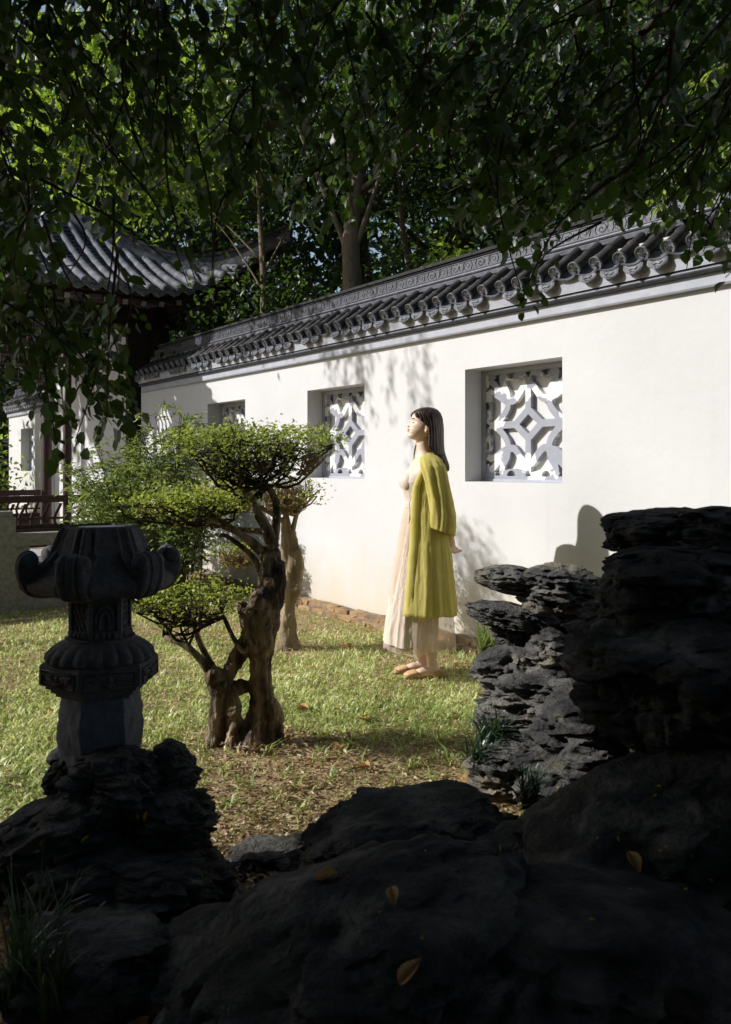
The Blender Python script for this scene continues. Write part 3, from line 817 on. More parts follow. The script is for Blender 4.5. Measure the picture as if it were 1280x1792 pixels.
def make_balustrade():
    b = empty('stone_balustrade', S(3.3, 2.4)); tag(b, 'greenish grey stone balustrade behind the lantern at left', 'balustrade')
    for o in (2.36, .80):
        mb = MB(); mb.box((3.3, o, .40), (.17, .17, .86)); mb.box((3.3, o, .855), (.13, .13, .05)); mb.build('post', M_stone, b, xf=WM)
    for o0, o1 in ((.885, 2.275), (2.445, 3.8)):
        c = (o0 + o1) / 2; w = o1 - o0
        mb = MB(); mb.box((3.3, c, .625), (.13, w, .11)); mb.build('top_rail', M_stone, b, xf=WM)
        mb = MB(); mb.box((3.3, c, .19), (.10, w, .38)); mb.box((3.3, c, .40), (.12, w - .004, .05)); pn = mb.build('panel', M_stone, b, xf=WM)
        for e, sg in ((o0, 1), (o1, -1)):                 # scalloped brackets under the rail
            poly = [(0, .569), (.13, .569), (.12, .55), (.135, .535), (.11, .52), (.115, .50), (.085, .485), (.088, .465), (.055, .455), (.05, .43), (0, .426)]
            m = MB(); V = [Vector((3.3 + d, e + sg * x, z)) for d in (-.04, .04) for x, z in poly]; n = len(poly)
            m.add(V, [tuple(range(n)), tuple(range(2 * n - 1, n - 1, -1))] + [(k, n + k, n + (k + 1) % n, (k + 1) % n) for k in range(n)])
            m.build('bracket', M_stone, b, xf=WM)
make_balustrade()

# unseen hall added left of the picture: its gable end shades the near rockery
def make_shade_hall():
    h = empty('shade_hall', (-6.0, -1.8, 0)); tag(h, 'unseen grey brick hall added left of the viewpoint to shade the rockery', 'hall')
    M_hb = material('grey_hall_brick', [(.3, (.07, .07, .072)), (.7, (.12, .12, .12))], scale=6, rough=.9, bump=.3, bscale=30)
    mb = MB(); mb.box((-6.0, -1.9, 2.2), (3.4, 8.6, 4.4)); mb.build('wall', M_hb, h)
    mb = MB(); y0, y1 = -6.8, 2.72
    mb.add([(-8.4, y0, 4.1), (-3.6, y0, 4.1), (-6, y0, 6.6), (-8.4, y1, 4.1), (-3.6, y1, 4.1), (-6, y1, 6.6)], [(0, 1, 2), (3, 5, 4), (0, 2, 5, 3), (1, 4, 5, 2), (0, 3, 4, 1)])
    mb.build('roof', M_roof, h)
    mb = MB(); mb.box((-4.28, -1.5, 1.2), (.06, 1.3, 2.2)); mb.build('door', M_wood, h)
make_shade_hall()

# ------------------------------------------------------------------ rocks
def ico(sub):
    bm = bmesh.new(); bmesh.ops.create_icosphere(bm, subdivisions=sub, radius=1.0)
    V = np.array([v.co[:] for v in bm.verts]); F = np.array([[v.index for v in f.verts] for f in bm.faces]); bm.free(); return V, F
ICO = {5: ico(5), 6: ico(6)}
def rock(label, c, r, seed, mat=None, rz=0.0, tilt=0.0, strata=9.0, amp=.30, lay=.16, fine=.05, sub=5, power=2.6, name='rock', group='rockery stones', point=0.0, crag=.27):
    """layered rockery stone: rounded block, broken outline, horizontal ledges, pits"""
    V, F = ICO[sub]
    a = np.abs(V) ** power; k = (a.sum(axis=1)) ** (-1 / power); B = V * k[:, None]
    off = Vector((seed * 3.17, seed * 1.91, seed * 0.77)); out = np.empty_like(B)
    rx, ry, rz_ = r; rm = (rx * ry * rz_) ** (1 / 3)
    ct, st = math.cos(tilt), math.sin(tilt); cz, sz = math.cos(rz), math.sin(rz)
    nf = noise.fractal; ns = noise.noise
    for i in range(len(B)):
        b = B[i]
        p = Vector((b[0] * rx, b[1] * ry, b[2] * rz_)); q = p / rm + off
        big = nf(q * .9, 1.0, 2.1, 3) * amp
        h = (p.z / rm * 1.0 + .10 * ns(q * 1.6))
        ph = h * strata * 1.7 + 1.3 * ns(q * .8) + seed
        fr_ = ph - math.floor(ph)
        ledge = (fr_ ** 1.6 if fr_ < .78 else (1 - fr_) / .22 * .68) - .4
        md = .5 + .5 * ns(Vector((q.x * .9, q.y * .9, math.floor(ph) * 1.7)))
        vd, vp = noise.voronoi(Vector((q.x * 1.25 + .35 * ns(q * 2.3), q.y * 1.25, q.z * 4.2 + .35 * ns(q * 1.9))))
        slab = (noise.cell(vp[0] * 7.3) * .5 + .5 - .5) * 1.0 * crag - max(0, .10 - (vd[1] - vd[0])) * crag * 2.2
        pit = ns(q * 3.4); pit = -max(0, pit - .18) * .32
        d = 1 + big + slab + lay * ledge * (.5 + md) + pit + fine * 1.5 * nf(Vector((q.x * 5, q.y * 5, q.z * 11)), 1.0, 2.0, 3)
        if point: d *= 1 - point * max(0, b[0]) ** 2
        x, y, z = p.x * d, p.y * d, p.z * (1 + big * .6 + fine * .6 * ns(q * 5))
        x, z = x * ct + z * st, -x * st + z * ct
        out[i] = (x * cz - y * sz + c[0], x * sz + y * cz + c[1], z + c[2])
    me = np_mesh(name, out, F, smooth=True)
    try: me.set_sharp_from_angle(angle=R(50))
    except Exception: pass
    o = link(name, me, mat or M_rock)
    tag(o, label, 'rock', group)
    return o
def RP(u, v, Y): return P(u, v, Y)
def px(Y): return Y / FPX
# stack at the right edge of the lawn (partly sunlit)
q = px(3.55)
rock('flat grey slab at the top left of the right-hand stack, its left end jutting out', RP(895, 1014, 3.50), (52*q, .16, 24*q), 1.3, rz=.25, tilt=.10, strata=3, lay=.10)
rock('dark grey block beside the jutting top slab, sloping back to the right', RP(975, 1030, 3.42), (58*q, .20, 40*q), 2.1, strata=4, rz=-.1)
rock('pitted pale flat stone sticking out furthest to the left under the top slab', RP(893, 1078, 3.52), (66*q, .17, 20*q), 3.7, rz=.15, tilt=.12, strata=2.2, lay=.08, fine=.10)
rock('small tan wedge of stone below the pitted flat stone', RP(898, 1116, 3.58), (42*q, .12, 20*q), 4.2, tilt=.3)
rock('bluish pyramid-shaped stone with a pointed top in the middle of the stack', RP(962, 1142, 3.34), (42*q, .11, 42*q), 5.5, strata=2, power=1.6, amp=.2)
rock('rounded grey boulder at the left of the stack beside the grass', RP(893, 1172, 3.42), (56*q, .17, 38*q), 6.3, strata=1.5, lay=.06, power=2.2)
rock('wide layered dark stone below the rounded boulder', RP(965, 1242, 3.30), (112*q, .22, 66*q), 7.9, strata=5, lay=.14, sub=6)
rock('pale flat slab lying low between the layered stones', RP(1000, 1296, 3.06), (66*q, .12, 24*q), 8.8, tilt=-.15, strata=2)
rock('low weathered stone at the bottom of the stack behind the grass tufts', RP(892, 1345, 3.05), (62*q, .15, 44*q), 9.4, strata=2.2, lay=.12)
rock('small pale stone wedged at the foot of the stack', RP(940, 1385, 2.86), (34*q, .09, 24*q), 10.1, strata=2)
rock('grey stone filling the stack behind the pyramid stone', RP(1030, 1120, 3.60), (80*q, .22, 60*q), 11.6, strata=3)
rock('dark stone wedged behind the rounded boulder, deep in the stack', RP(1010, 1190, 3.45), (95*q, .25, 75*q), 41.2, M_rock_shade, strata=3)
rock('shaded stone low in the stack, joining it to the black boulders', RP(1040, 1320, 2.95), (100*q, .22, 80*q), 42.6, M_rock_shade, strata=2.4, sub=6)
rock('thin jutting flake of grey stone under the wide layered stone', RP(905, 1268, 3.22), (58*q, .14, 15*q), 43.1, tilt=.06, strata=2)
rock('narrow pale ledge between the rounded boulder and the layered stone', RP(930, 1208, 3.36), (70*q, .15, 14*q), 44.4, strata=2)
# dark stones in the shade, nearer
q = px(2.55)
rock('dark pointed ledge stone on top of the rockery against the white wall', RP(1104, 930, 2.55), (78*q, .18, 31*q), 12.4, M_rock_shade, rz=3.05, tilt=.08, strata=2.5, point=.50, lay=.10, sub=6, crag=.24, amp=.38)
rock('dark knobbly stone on the very top of the rockery at the right edge', RP(1222, 938, 2.48), (92*q, .22, 47*q), 13.2, M_rock_shade, strata=2.5, lay=.15, sub=6, amp=.42, crag=.34)
rock('huge dark overhanging stone in the upper right, under the ledge stone', RP(1200, 1050, 2.35), (165*q*.95, .30, 90*q), 14.5, M_rock_shade, strata=2.0, lay=.07, sub=6, amp=.2)
rock('bulging black stone in the middle of the right-hand shade', RP(1190, 1190, 2.15), (168*px(2.15), .30, 120*px(2.15)), 15.9, M_rock_shade, strata=1.6, lay=.06, sub=6, amp=.2)
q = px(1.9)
rock('broad black boulder sprinkled with yellow petals at lower right', RP(1185, 1490, 1.90), (265*q, .30, 165*q), 16.6, M_rock_shade, crag=.22, strata=1.8, lay=.08, sub=6, amp=.20, tilt=-.42)
rock('domed black boulder in the bottom centre in front of the lawn', RP(735, 1505, 2.25), (188*px(2.25), .26, 108*px(2.25)), 17.7, M_rock_shade, crag=.20, strata=1.6, lay=.06, sub=6, amp=.20, rz=.2)
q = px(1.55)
rock('smooth sloping black boulder nearest to the viewer at bottom left of centre', RP(640, 1765, 1.55), (350*q, .26, 225*q), 18.2, M_rock_shade, crag=.20, strata=1.6, lay=.07, sub=6, amp=.18, tilt=-.30)
rock('low dark boulder in the bottom right corner', RP(1010, 1735, 1.50), (330*q, .24, 165*q), 19.4, M_rock_shade, crag=.18, strata=1.5, lay=.05, sub=6, amp=.18)
rock('flat dark slab lying between the lantern rocks and the lawn', RP(480, 1500, 2.75), (75*px(2.75), .11, 22*px(2.75)), 20.3, M_rock_shade, strata=1.5, lay=.05)
rock('small flat stone at the edge of the lawn right of the domed boulder', RP(855, 1450, 2.75), (60*px(2.75), .09, 20*px(2.75)), 21.3, M_rock_shade, strata=1.5, lay=.05)
rock('sloping black stone joining the domed boulder to the right-hand mass', RP(930, 1560, 2.05), (150*px(2.05), .24, 95*px(2.05)), 51.3, M_rock_shade, crag=.16, strata=1.6, lay=.08, amp=.2, tilt=-.2)
rock('low black stone filling the gap at the left foot of the sloping boulder', RP(400, 1690, 1.95), (140*px(1.95), .20, 75*px(1.95)), 52.8, M_rock_shade, crag=.18, strata=1.8, lay=.1, amp=.2, tilt=-.2)
# rocks under the lantern
q = px(2.55)
rock('stacked layered stone directly under the lantern shaft', RP(200, 1374, 2.50), (76*q, .14, 62*q), 22.8, M_rock_shade, strata=3.2, lay=.16, sub=6)
rock('upright dark stone with a pointed top, right of the lantern shaft', RP(295, 1385, 2.60), (52*q, .12, 82*q), 23.9, M_rock_shade, strata=3.0, lay=.18, power=2.0, sub=6, tilt=.1)
rock('dark stone hugging the left side of the lantern shaft', RP(125, 1355, 2.62), (36*q, .10, 52*q), 24.7, M_rock_shade, strata=3)
rock('broad sloping dark stone at the left foot of the lantern', RP(125, 1470, 2.45), (105*q, .17, 75*q), 25.4, M_rock_shade, strata=2.2, lay=.12, sub=6, tilt=-.25)
rock('pitted dark stone jutting right at the foot of the lantern', RP(300, 1450, 2.48), (78*q, .15, 62*q), 26.2, M_rock_shade, strata=2.6, lay=.16, sub=6, fine=.09)
rock('dark base stone spread in front of the lantern', RP(205, 1565, 2.30), (150*px(2.3), .17, 75*px(2.3)), 27.9, M_rock_shade, strata=2, lay=.12, sub=6)
rock('dark edging stone at the far left beside the lawn', RP(25, 1520, 2.45), (62*q, .13, 52*q), 28.5, M_rock_shade, strata=2)
rock('low shaded slab in the bottom left corner behind the grass tuft', RP(165, 1700, 1.95), (150*px(1.95), .18, 60*px(1.95)), 29.6, M_rock_shade, strata=1.6, lay=.08, sub=6)
rock('lumpy earth-coloured stone between the lantern and the black boulder', RP(345, 1560, 2.40), (70*px(2.4), .12, 62*px(2.4)), 30.1, M_rock_shade, strata=2)
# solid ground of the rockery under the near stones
rock('dark mass of stone that carries the right-hand rockery', (1.35, 2.1, .35), (.62, .85, .62), 31.0, M_rock_shade, strata=1.2, lay=.05, amp=.15)

# ------------------------------------------------------------------ stone lantern
def make_lantern():
    Yl = 2.60; k = px(Yl) * .895; kz = px(Yl) * .955; C = P(176, 1320, Yl); cx, cy = C.x, C.y
    def Z(v): return EYE - (v - 813) * kz
    L = empty('stone_lantern', (cx, cy, Z(1330)))
    tag(L, 'dark carved hexagonal stone lantern with curled roof corners standing on rocks', 'lantern')
    rot0 = -math.pi / 2 - .06           # one corner faces the camera
    def hexr(th, r, rnd=.35):
        """radius of a softened hexagon with circumradius r"""
        a = ((th - rot0) % (math.pi / 3)) - math.pi / 6
        hx = r * math.cos(math.pi / 6) / math.cos(a)
        return hx * (1 - rnd) + r * .955 * rnd
    n = 144
    def ring(rf, z): return [Vector((cx + rf(t) * math.cos(t), cy + rf(t) * math.sin(t), z)) for t in [2 * math.pi * i / n for i in range(n)]]
    # roof
    def corner(th): 
        a = ((th - rot0 + math.pi / 6) % (math.pi / 3)) - math.pi / 6
        return a
    def roof_r(t, z):
        def f(th):
            a = corner(th); base = hexr(th, z, .6)
            rib = .012 * math.exp(-(a / .10) ** 2) + .007 * math.exp(-((abs(a) - .23) / .07) ** 2) - .006 * math.exp(-((abs(a) - .15) / .05) ** 2)
            return base + rib * (1 if t > .02 else .3)
        return f
    mb = MB(); rings = []
    prof = [(1047, 96), (1041, 126), (1032, 138), (1022, 139), (1013, 131), (1004, 117), (993, 104), (978, 94), (961, 86), (945, 79), (934, 74), (927, 70)]
    for i, (v, r) in enumerate(prof): rings.append(ring(roof_r(i / len(prof), r * k * (1.0 if v < 985 else 1.05)), Z(v)))
    rings.append(ring(roof_r(0, 63 * k), Z(924))); rings.append(ring(lambda t: 60 * k, Z(928))); 
    mb.loft(rings); roof = mb.build('roof', M_lantern, L, True); auto_smooth(roof, 55)
    for j in range(6):
        th = rot0 + j * math.pi / 3; ex = Vector((math.cos(th), math.sin(th), 0)); ey = Vector((-math.sin(th), math.cos(th), 0))
        poly = [(62, 1042), (92, 1049), (122, 1046), (138, 1036), (147, 1018), (151, 998), (149, 982), (142, 971), (131, 966), (119, 969), (112, 978), (113, 990), (104, 990), (94, 982), (76, 968)]
        pc = (118, 1005)
        layers = [(-.042, .84), (-.038, .94), (-.030, 1.0), (-.024, 1.0), (-.021, .95), (-.013, .95), (-.010, 1.03), (.010, 1.03), (.013, .95), (.021, .95), (.024, 1.0), (.030, 1.0), (.038, .94), (.042, .84)]
        m = MB(); rr = []
        pp = catmull(poly + [poly[0]], 3)[:-1]
        for w, sc_ in layers:
            rr.append([Vector((cx, cy, 0)) + ex * ((pc[0] + 3 + (r - pc[0]) * sc_) * k) + ey * w + Vector((0, 0, Z(pc[1] + (v - pc[1]) * sc_))) for r, v in pp])
        m.loft(rr); c = m.build('corner_curl', M_lantern, L, True); auto_smooth(c, 50)
        m = MB(); ce = Vector((cx, cy, 0)) + ex * (134 * k) + Vector((0, 0, Z(983)))
        m.tube([ce + ey * w for w in (-.048, -.044, .044, .048)], [.014, .021, .021, .014], 14); sub(m.build('curl_roll', M_lantern, None, True), c)
    # fire box: posts, rails, lattice
    m = MB(); rb = 60 * k; z0, z1 = Z(1128), Z(1046)
    def hexpts(r, z): return [Vector((cx + r * math.cos(rot0 + j * math.pi / 3), cy + r * math.sin(rot0 + j * math.pi / 3), z)) for j in range(6)]
    m.loft([hexpts(rb * .80, z0), hexpts(rb * .80, z1)]); m.build('fire_box_core', M_darkwood if False else M_lantern, L)
    for a, b, nm in ((Z(1128), Z(1112), 'lower_band'), (Z(1060), Z(1046), 'upper_band')):
        m = MB(); m.loft([hexpts(rb, a), hexpts(rb, b)]); m.build(nm, M_lantern, L)
    hp = hexpts(rb, 0)
    for j in range(6):
        a, b = hp[j], hp[(j + 1) % 6]; d = (b - a); nrm = ((a + b) / 2 - Vector((cx, cy, 0))).normalized()
        for t0, t1 in ((0, .13), (.87, 1)):
            m = MB(); p0, p1 = a + d * t0, a + d * t1
            m.add([p0 + Vector((0, 0, Z(1112))), p1 + Vector((0, 0, Z(1112))), p1 + Vector((0, 0, Z(1060))), p0 + Vector((0, 0, Z(1060))),
                   p0 - nrm * .014 + Vector((0, 0, Z(1112))), p1 - nrm * .014 + Vector((0, 0, Z(1112))), p1 - nrm * .014 + Vector((0, 0, Z(1060))), p0 - nrm * .014 + Vector((0, 0, Z(1060)))],
                  [(0, 1, 2, 3), (4, 7, 6, 5), (0, 4, 5, 1), (1, 5, 6, 2), (2, 6, 7, 3), (3, 7, 4, 0)])
            post = m.build('corner_post', M_lantern, L)
        if j % 2 == 1:      # diamond lattice panes
            m = MB()
            for s_ in (-1, 1):
                for t in (-.28, -.02, .24, .50, .76, 1.02, 1.28):
                    q0 = a + d * (.5 + s_ * (t - .5) * .74) ; pts = []
                    for h in np.linspace(0, 1, 5):
                        tt = t + (h - .5) * .62
                        if .0 <= tt <= 1: pts.append(a + d * (.5 + s_ * (tt - .5) * .74) - nrm * .008 + Vector((0, 0, Z(1112) + (Z(1060) - Z(1112)) * h)))
                    if len(pts) > 1: m.tube(pts, .0042, 5)
            m.build('lattice', M_lantern, L)
        else:               # small arched niche with a scalloped surround
            m = MB(); c = (a + b) / 2 - nrm * .010
            def ap(sx, v): return c + d.normalized() * (sx * k) + Vector((0, 0, Z(v)))
            m.tube([ap(-9, 1108), ap(-9, 1092), ap(-5, 1082), ap(0, 1077), ap(5, 1082), ap(9, 1092), ap(9, 1108)], .006, 6)
            m.tube([ap(-16, 1108), ap(-17, 1086), ap(-10, 1072), ap(0, 1067), ap(10, 1072), ap(17, 1086), ap(16, 1108)], .005, 6)
            m.build('niche', M_lantern, L)
        m = MB()            # scalloped apron below the panes
        for t in (.22, .41, .59, .78):
            cc = a + d * t + nrm * .001; m.sphere(cc + Vector((0, 0, Z(1119))), (.010, .010, .010), 8, 6)
        sub(m.build('apron', M_lantern, None, True), post)
    # lotus cushion
    m = MB(); rings = []
    def lotus(r, amp):
        return lambda t: (r + amp * abs(math.sin(t * 10.5 + .2)) ** .7) * k
    for v, r, a in ((1172, 86, 3), (1169, 93, 6), (1162, 96, 9), (1154, 94, 9), (1146, 88, 7), (1139, 80, 5), (1134, 73, 2), (1131, 67, 0), (1126, 66, 0)):
        rings.append(ring(lotus(r, a), Z(v)))
    m.loft(rings); lo = m.build('lotus_ring', M_lantern, L, True); auto_smooth(lo, 45)
    # hexagonal plinth with carved panels
    m = MB(); rp = 113 * k
    m.loft([hexpts(rp * .90, Z(1213)), hexpts(rp * .90, Z(1206)), hexpts(rp, Z(1205)), hexpts(rp, Z(1172)), hexpts(rp * .96, Z(1167)), hexpts(rp * .86, Z(1166))])
    pl = m.build('plinth', M_lantern, L)
    hp = hexpts(rp, 0)
    for j in range(6):
        a, b = hp[j], hp[(j + 1) % 6]; d = (b - a); nrm = ((a + b) / 2 - Vector((cx, cy, 0))).normalized(); dn = d.normalized(); c = (a + b) / 2
        m = MB()
        def pp_(x, v, h=.002): return c + dn * (x * k) + nrm * h + Vector((0, 0, Z(v)))
        m.tube([pp_(-46, 1176), pp_(46, 1176), pp_(46, 1202), pp_(-46, 1202), pp_(-46, 1176)], .0032, 4)
        for sg in (-1, 1):
            for w in range(4):
                m.tube([pp_(sg * 6, 1196 - w * 3), pp_(sg * (16 + w * 2), 1188 - w * 1.5), pp_(sg * (28 + w * 3), 1190 - w * 2), pp_(sg * (36 + w * 2), 1184 - w)], .0048, 5)
            m.sphere(pp_(sg * 5, 1197), .008, 8, 6)
        m.sphere(pp_(0, 1188), .011, 8, 6); m.sphere(pp_(0, 1198), .009, 8, 6)
        sub(m.build('carved_panel', M_lantern, None, True), pl)
    m = MB(); m.loft([hexpts(82 * k, Z(1229)), hexpts(84 * k, Z(1222)), hexpts(92 * k, Z(1221)), hexpts(92 * k, Z(1213))]); m.build('step_moulding', M_lantern, L)
    # rough hewn shaft
    def shaft_ring(z, r):
        out = []
        for i in range(72):
            t = 2 * math.pi * i / 72; rr = hexr(t + .12, r, .12); p = Vector((rr * math.cos(t), rr * math.sin(t), z))
            rr *= 1 + .05 * noise.noise(p * 16) + .03 * noise.noise(p * 45)
            out.append(Vector((cx + rr * math.cos(t), cy + rr * math.sin(t), z)))
        return out
    m = MB(); m.loft([shaft_ring(Z(v), (79 + 3 * math.sin(v * .05)) * k) for v in range(1385, 1222, -4)]); sh = m.build('shaft', M_shaft, L, True); auto_smooth(sh, 25)
make_lantern()

# ------------------------------------------------------------------ grass and litter
def in_lawn(x, y):
    o = (x - W0.x) * WN.x + (y - W0.y) * WN.y; s = (x - W0.x) * WD.x + (y - W0.y) * WD.y
    return (o > .17) & ((s < 3.2) | (o < .7)) & (s < 5.6)
def bare(x, y):
    """0 = full grass, 1 = bare soil"""
    g1 = np.exp(-(((x + .02) / .80) ** 2 + ((y - 3.30) / .60) ** 2)) * 1.5
    g2 = np.exp(-(((x + .50) / .28) ** 2 + ((y - 3.95) / .28) ** 2)) * .9
    g3 = np.exp(-(((y - 2.7) / .28) ** 2)) * .8
    g4 = np.exp(-(((x + .45) / .35) ** 2 + ((y - 5.95) / .18) ** 2)) * .7
    return np.clip(g1 + g2 + g3 + g4, 0, 1)
def scatter(n, ymin, ymax, power=2.0):
    u = rng.random(n)
    a, b = ymin ** (1 - power), ymax ** (1 - power)
    y = (a + (b - a) * u) ** (1 / (1 - power))
    x = y * rng.uniform(-.47, .42, n)
    return x, y
def patch(x, y, f):
    return np.array([noise.noise(Vector((a * f, b * f, 5.5))) for a, b in zip(x, y)])
def make_grass():
    x, y = scatter(210000, 2.45, 11.0, 2.3)
    pn = patch(x, y, 2.4); pn2 = patch(x, y, 9.0)
    keep = in_lawn(x, y) & (rng.random(len(x)) > np.clip(bare(x, y) * (1.05 + .9 * pn2) + .35 * (pn2 < -.25) + .16 * (pn < -.2), 0, .97))
    x, y, pn, pn2 = x[keep], y[keep], pn[keep], pn2[keep]; n = len(x)
    az = rng.uniform(0, 2 * np.pi, n); el = rng.uniform(.15, 1.25, n)
    d = np.stack([np.cos(az) * np.cos(el), np.sin(az) * np.cos(el), np.sin(el)], 1)
    nr = np.stack([-np.cos(az) * np.sin(el), -np.sin(az) * np.sin(el), np.cos(el)], 1) + rng.normal(size=(n, 3)) * .35
    Ln = rng.uniform(.022, .060, n) * (1 + .4 * pn); Wd = rng.uniform(.0042, .0090, n) * (1 + .05 * y)
    tone = np.clip(.42 + .42 * pn + .38 * pn2 + rng.normal(size=n) * .26, 0, 1)
    o = leaf_obj('grass', L_grass, None, np.stack([x, y, np.full(n, -.004)], 1), d, nr, Ln, Wd, shape='blade', tone=tone)
    tag(o, 'short sunlit yellow-green grass covering the lawn', 'grass', kind='stuff')
    # dry flakes and clippings
    x, y = scatter(24000, 2.45, 9.5, 2.3)
    keep = in_lawn(x, y) & (rng.random(len(x)) < .30 + .70 * bare(x, y)); x, y = x[keep], y[keep]; n = len(x)
    az = rng.uniform(0, 2 * np.pi, n); d = np.stack([np.cos(az), np.sin(az), rng.uniform(-.1, .35, n)], 1)
    nr = np.stack([rng.normal(size=n) * .35, rng.normal(size=n) * .35, np.ones(n)], 1)
    o = leaf_obj('leaf_litter', L_litter, None, np.stack([x, y, rng.uniform(.008, .030, n)], 1), d, nr, rng.uniform(.012, .045, n), rng.uniform(.004, .018, n), shape='diamond', tone=rng.random(n) ** 1.3)
    tag(o, 'dry straw and leaf crumbs scattered through the grass and bare soil', 'litter', kind='stuff')
    # taller weeds standing singly in the bare patch
    k = 0
    for (u, v, nb) in ((545, 1245, 9), (600, 1275, 8), (640, 1260, 10), (735, 1290, 12), (700, 1320, 9), (560, 1330, 8), (790, 1330, 12), (640, 1350, 7), (500, 1360, 9), (820, 1380, 12), (430, 1380, 9), (470, 1320, 8), (600, 1400, 8), (390, 1350, 9), (860, 1410, 10), (760, 1365, 9), (530, 1420, 8), (845, 1350, 10), (680, 1270, 9), (610, 1310, 8), (720, 1345, 11), (770, 1300, 11), (660, 1300, 9), (560, 1290, 8), (480, 1400, 9), (440, 1430, 10), (580, 1370, 8), (690, 1375, 9), (520, 1380, 8), (400, 1410, 10), (800, 1290, 12), (830, 1260, 12), (750, 1265, 10)):
        if 640 < u < 800 and v > 1390: continue
        c = G(u, v); az = rng.uniform(0, 2 * np.pi, nb); el = rng.uniform(.35, 1.2, nb)
        d = np.stack([np.cos(az) * np.cos(el), np.sin(az) * np.cos(el), np.sin(el)], 1); nr = np.stack([-np.cos(az) * np.sin(el), -np.sin(az) * np.sin(el), np.cos(el)], 1)
        o = leaf_obj('grass_sprig', L_grass, None, np.array([c + Vector((random.uniform(-.02, .02), random.uniform(-.02, .02), -.003)) for _ in range(nb)]), d, nr, rng.uniform(.05, .12, nb), rng.uniform(.007, .013, nb), shape='blade', tone=rng.uniform(.05, .55, nb))
        tag(o, 'small upright green grass sprig growing singly in the bare soil patch', 'grass sprig', 'single grass sprigs in the bare patch')
make_grass()

def tuft(label, c, n, L, spread, seed, w=.006, mat=None):
    mb = MB(); r = random.Random(seed)
    for i in range(n):
        a = r.uniform(0, 2 * math.pi); le = L * r.uniform(.6, 1.15); out = r.uniform(.25, 1.0) * spread
        p0 = Vector(c) + Vector((r.uniform(-.03, .03), r.uniform(-.03, .03), 0)); d = Vector((math.cos(a), math.sin(a), 0)); sd = Vector((-d.y, d.x, 0))
        L_, R_ = [], []
        for k in range(6):
            t = k / 5; p = p0 + d * (out * le * t ** 1.4) + Vector((0, 0, le * (t * 1.25 - .75 * out * t ** 2.4))); ww = w * (1 - .85 * t ** 2)
            L_.append(p - sd * ww); R_.append(p + sd * ww + Vector((0, 0, .001)))
        b = len(mb.v); V = [v for pr in zip(L_, R_) for v in pr]; mb.add(V, [(2 * k, 2 * k + 1, 2 * k + 3, 2 * k + 2) for k in range(5)])
    me = mb.mesh('grass_tuft'); at = me.attributes.new('tone', 'FLOAT', 'POINT'); vals = np.repeat(np.array([r.random() * .8 for _ in range(n)]), 12); at.data.foreach_set('value', vals.astype(np.float32))
    o = link('grass_tuft', me, mat or L_tuft); tag(o, label, 'grass tuft', 'long-bladed grass tufts by the rocks'); return o
tuft('bushy dark grass tuft hanging beside the wide layered stone', P(862, 1312, 3.10), 110, .15, 1.0, 1, w=.004)
tuft('dark grass tuft at the foot of the low weathered stone', P(835, 1350, 2.98), 80, .14, 1.0, 2, w=.004)
tuft('glossy dark grass tuft by the small pale stone', P(925, 1405, 2.68), 50, .12, 1.0, 3, w=.004)
tuft('green grass tuft growing against the brick edging behind the rocks', P(850, 1150, 4.6), 60, .20, .9, 4, mat=L_bamboo)
tuft('long glossy grass tuft in the bottom left corner', P(35, 1760, 1.85), 55, .27, .8, 5, w=.0032)
tuft('sparse long grass tuft beside the low slab at bottom left', P(95, 1770, 1.80), 24, .24, .8, 6, w=.003)

# fallen leaves, one by one ----------------------------------------------------------
def dry_leaf_mesh(seed, curl):
    r = random.Random(seed); mb = MB(); n = 7; top = []; 
    rows = []
    for i in range(n):
        t = i / (n - 1); w = .5 * math.sin(math.pi * min(1, t * 1.02 + .02)) ** .8 * .48
        rows.append([Vector((t - .5, s * w, curl * (abs(s) * w * 1.2) ** 1.0 + .14 * math.sin(t * 3.2 + seed) + .02 * r.uniform(-1, 1))) for s in (-1, -.5, 0, .5, 1)])
    mb.loft(rows, closed=False)
    me = mb.mesh('fallen_leaf', True); return me
DRY = [dry_leaf_mesh(i, c) for i, c in enumerate((.5, .9, -.3, 1.3))]
for m_ in DRY: m_.materials.append(M_dryleaf)
YEL = [dry_leaf_mesh(i + 9, c) for i, c in enumerate((.5, .9))]
for m_ in YEL: m_.materials.append(M_yellow)
def fallen(u, v, L, label, group, meshes=DRY, Y=None, flat=True):
    c = G(u, v) + Vector((0, 0, .022)) if Y is None else P(u, v, Y)
    o = link('fallen_leaf', random.choice(meshes)); o.location = c; o.scale = (L, L, L)
    o.rotation_euler = (random.uniform(-.35, .35), random.uniform(-.3, .3), random.uniform(0, 6.28)); tag(o, label, 'leaf', group)
big = [(528, 1247, .10, 'large brown fallen leaf on the grass right of the front tree trunk'), (608, 1138, .11, 'orange-brown fallen leaf in the shadow of the pale trunk'),
       (640, 1262, .10, 'pale tan curled leaf lying in the middle of the lawn'), (812, 1384, .16, 'yellowing broad leaf lying by the dark grass tufts'), (636, 1350, .085, 'tan curled leaf on the bare soil in front of the woman'),
       (508, 1303, .07, 'reddish leaf near the foot of the front tree'), (450, 1318, .085, 'tan leaf lying at the roots of the front tree'), (614, 1052, .07, 'dry leaf resting on the brick edging'), (88, 1250, .07, 'pale dry leaf on the grass left of the lantern shaft'),
       (713, 1158, .075, 'brown leaf lying behind the woman\'s shoes'), (800, 1170, .06, 'orange leaf on the grass right of the woman\'s heel')]
for u, v, L, lb in big: fallen(u, v, L, lb, 'fallen leaves')
for i in range(44):
    u, v = random.uniform(20, 860), random.uniform(1075, 1470)
    if 330 < u < 500 and v < 1320: u += 180
    fallen(u, v, random.uniform(.028, .055), 'small dry brown leaf fallen among the grass blades', 'small fallen leaves on the lawn')

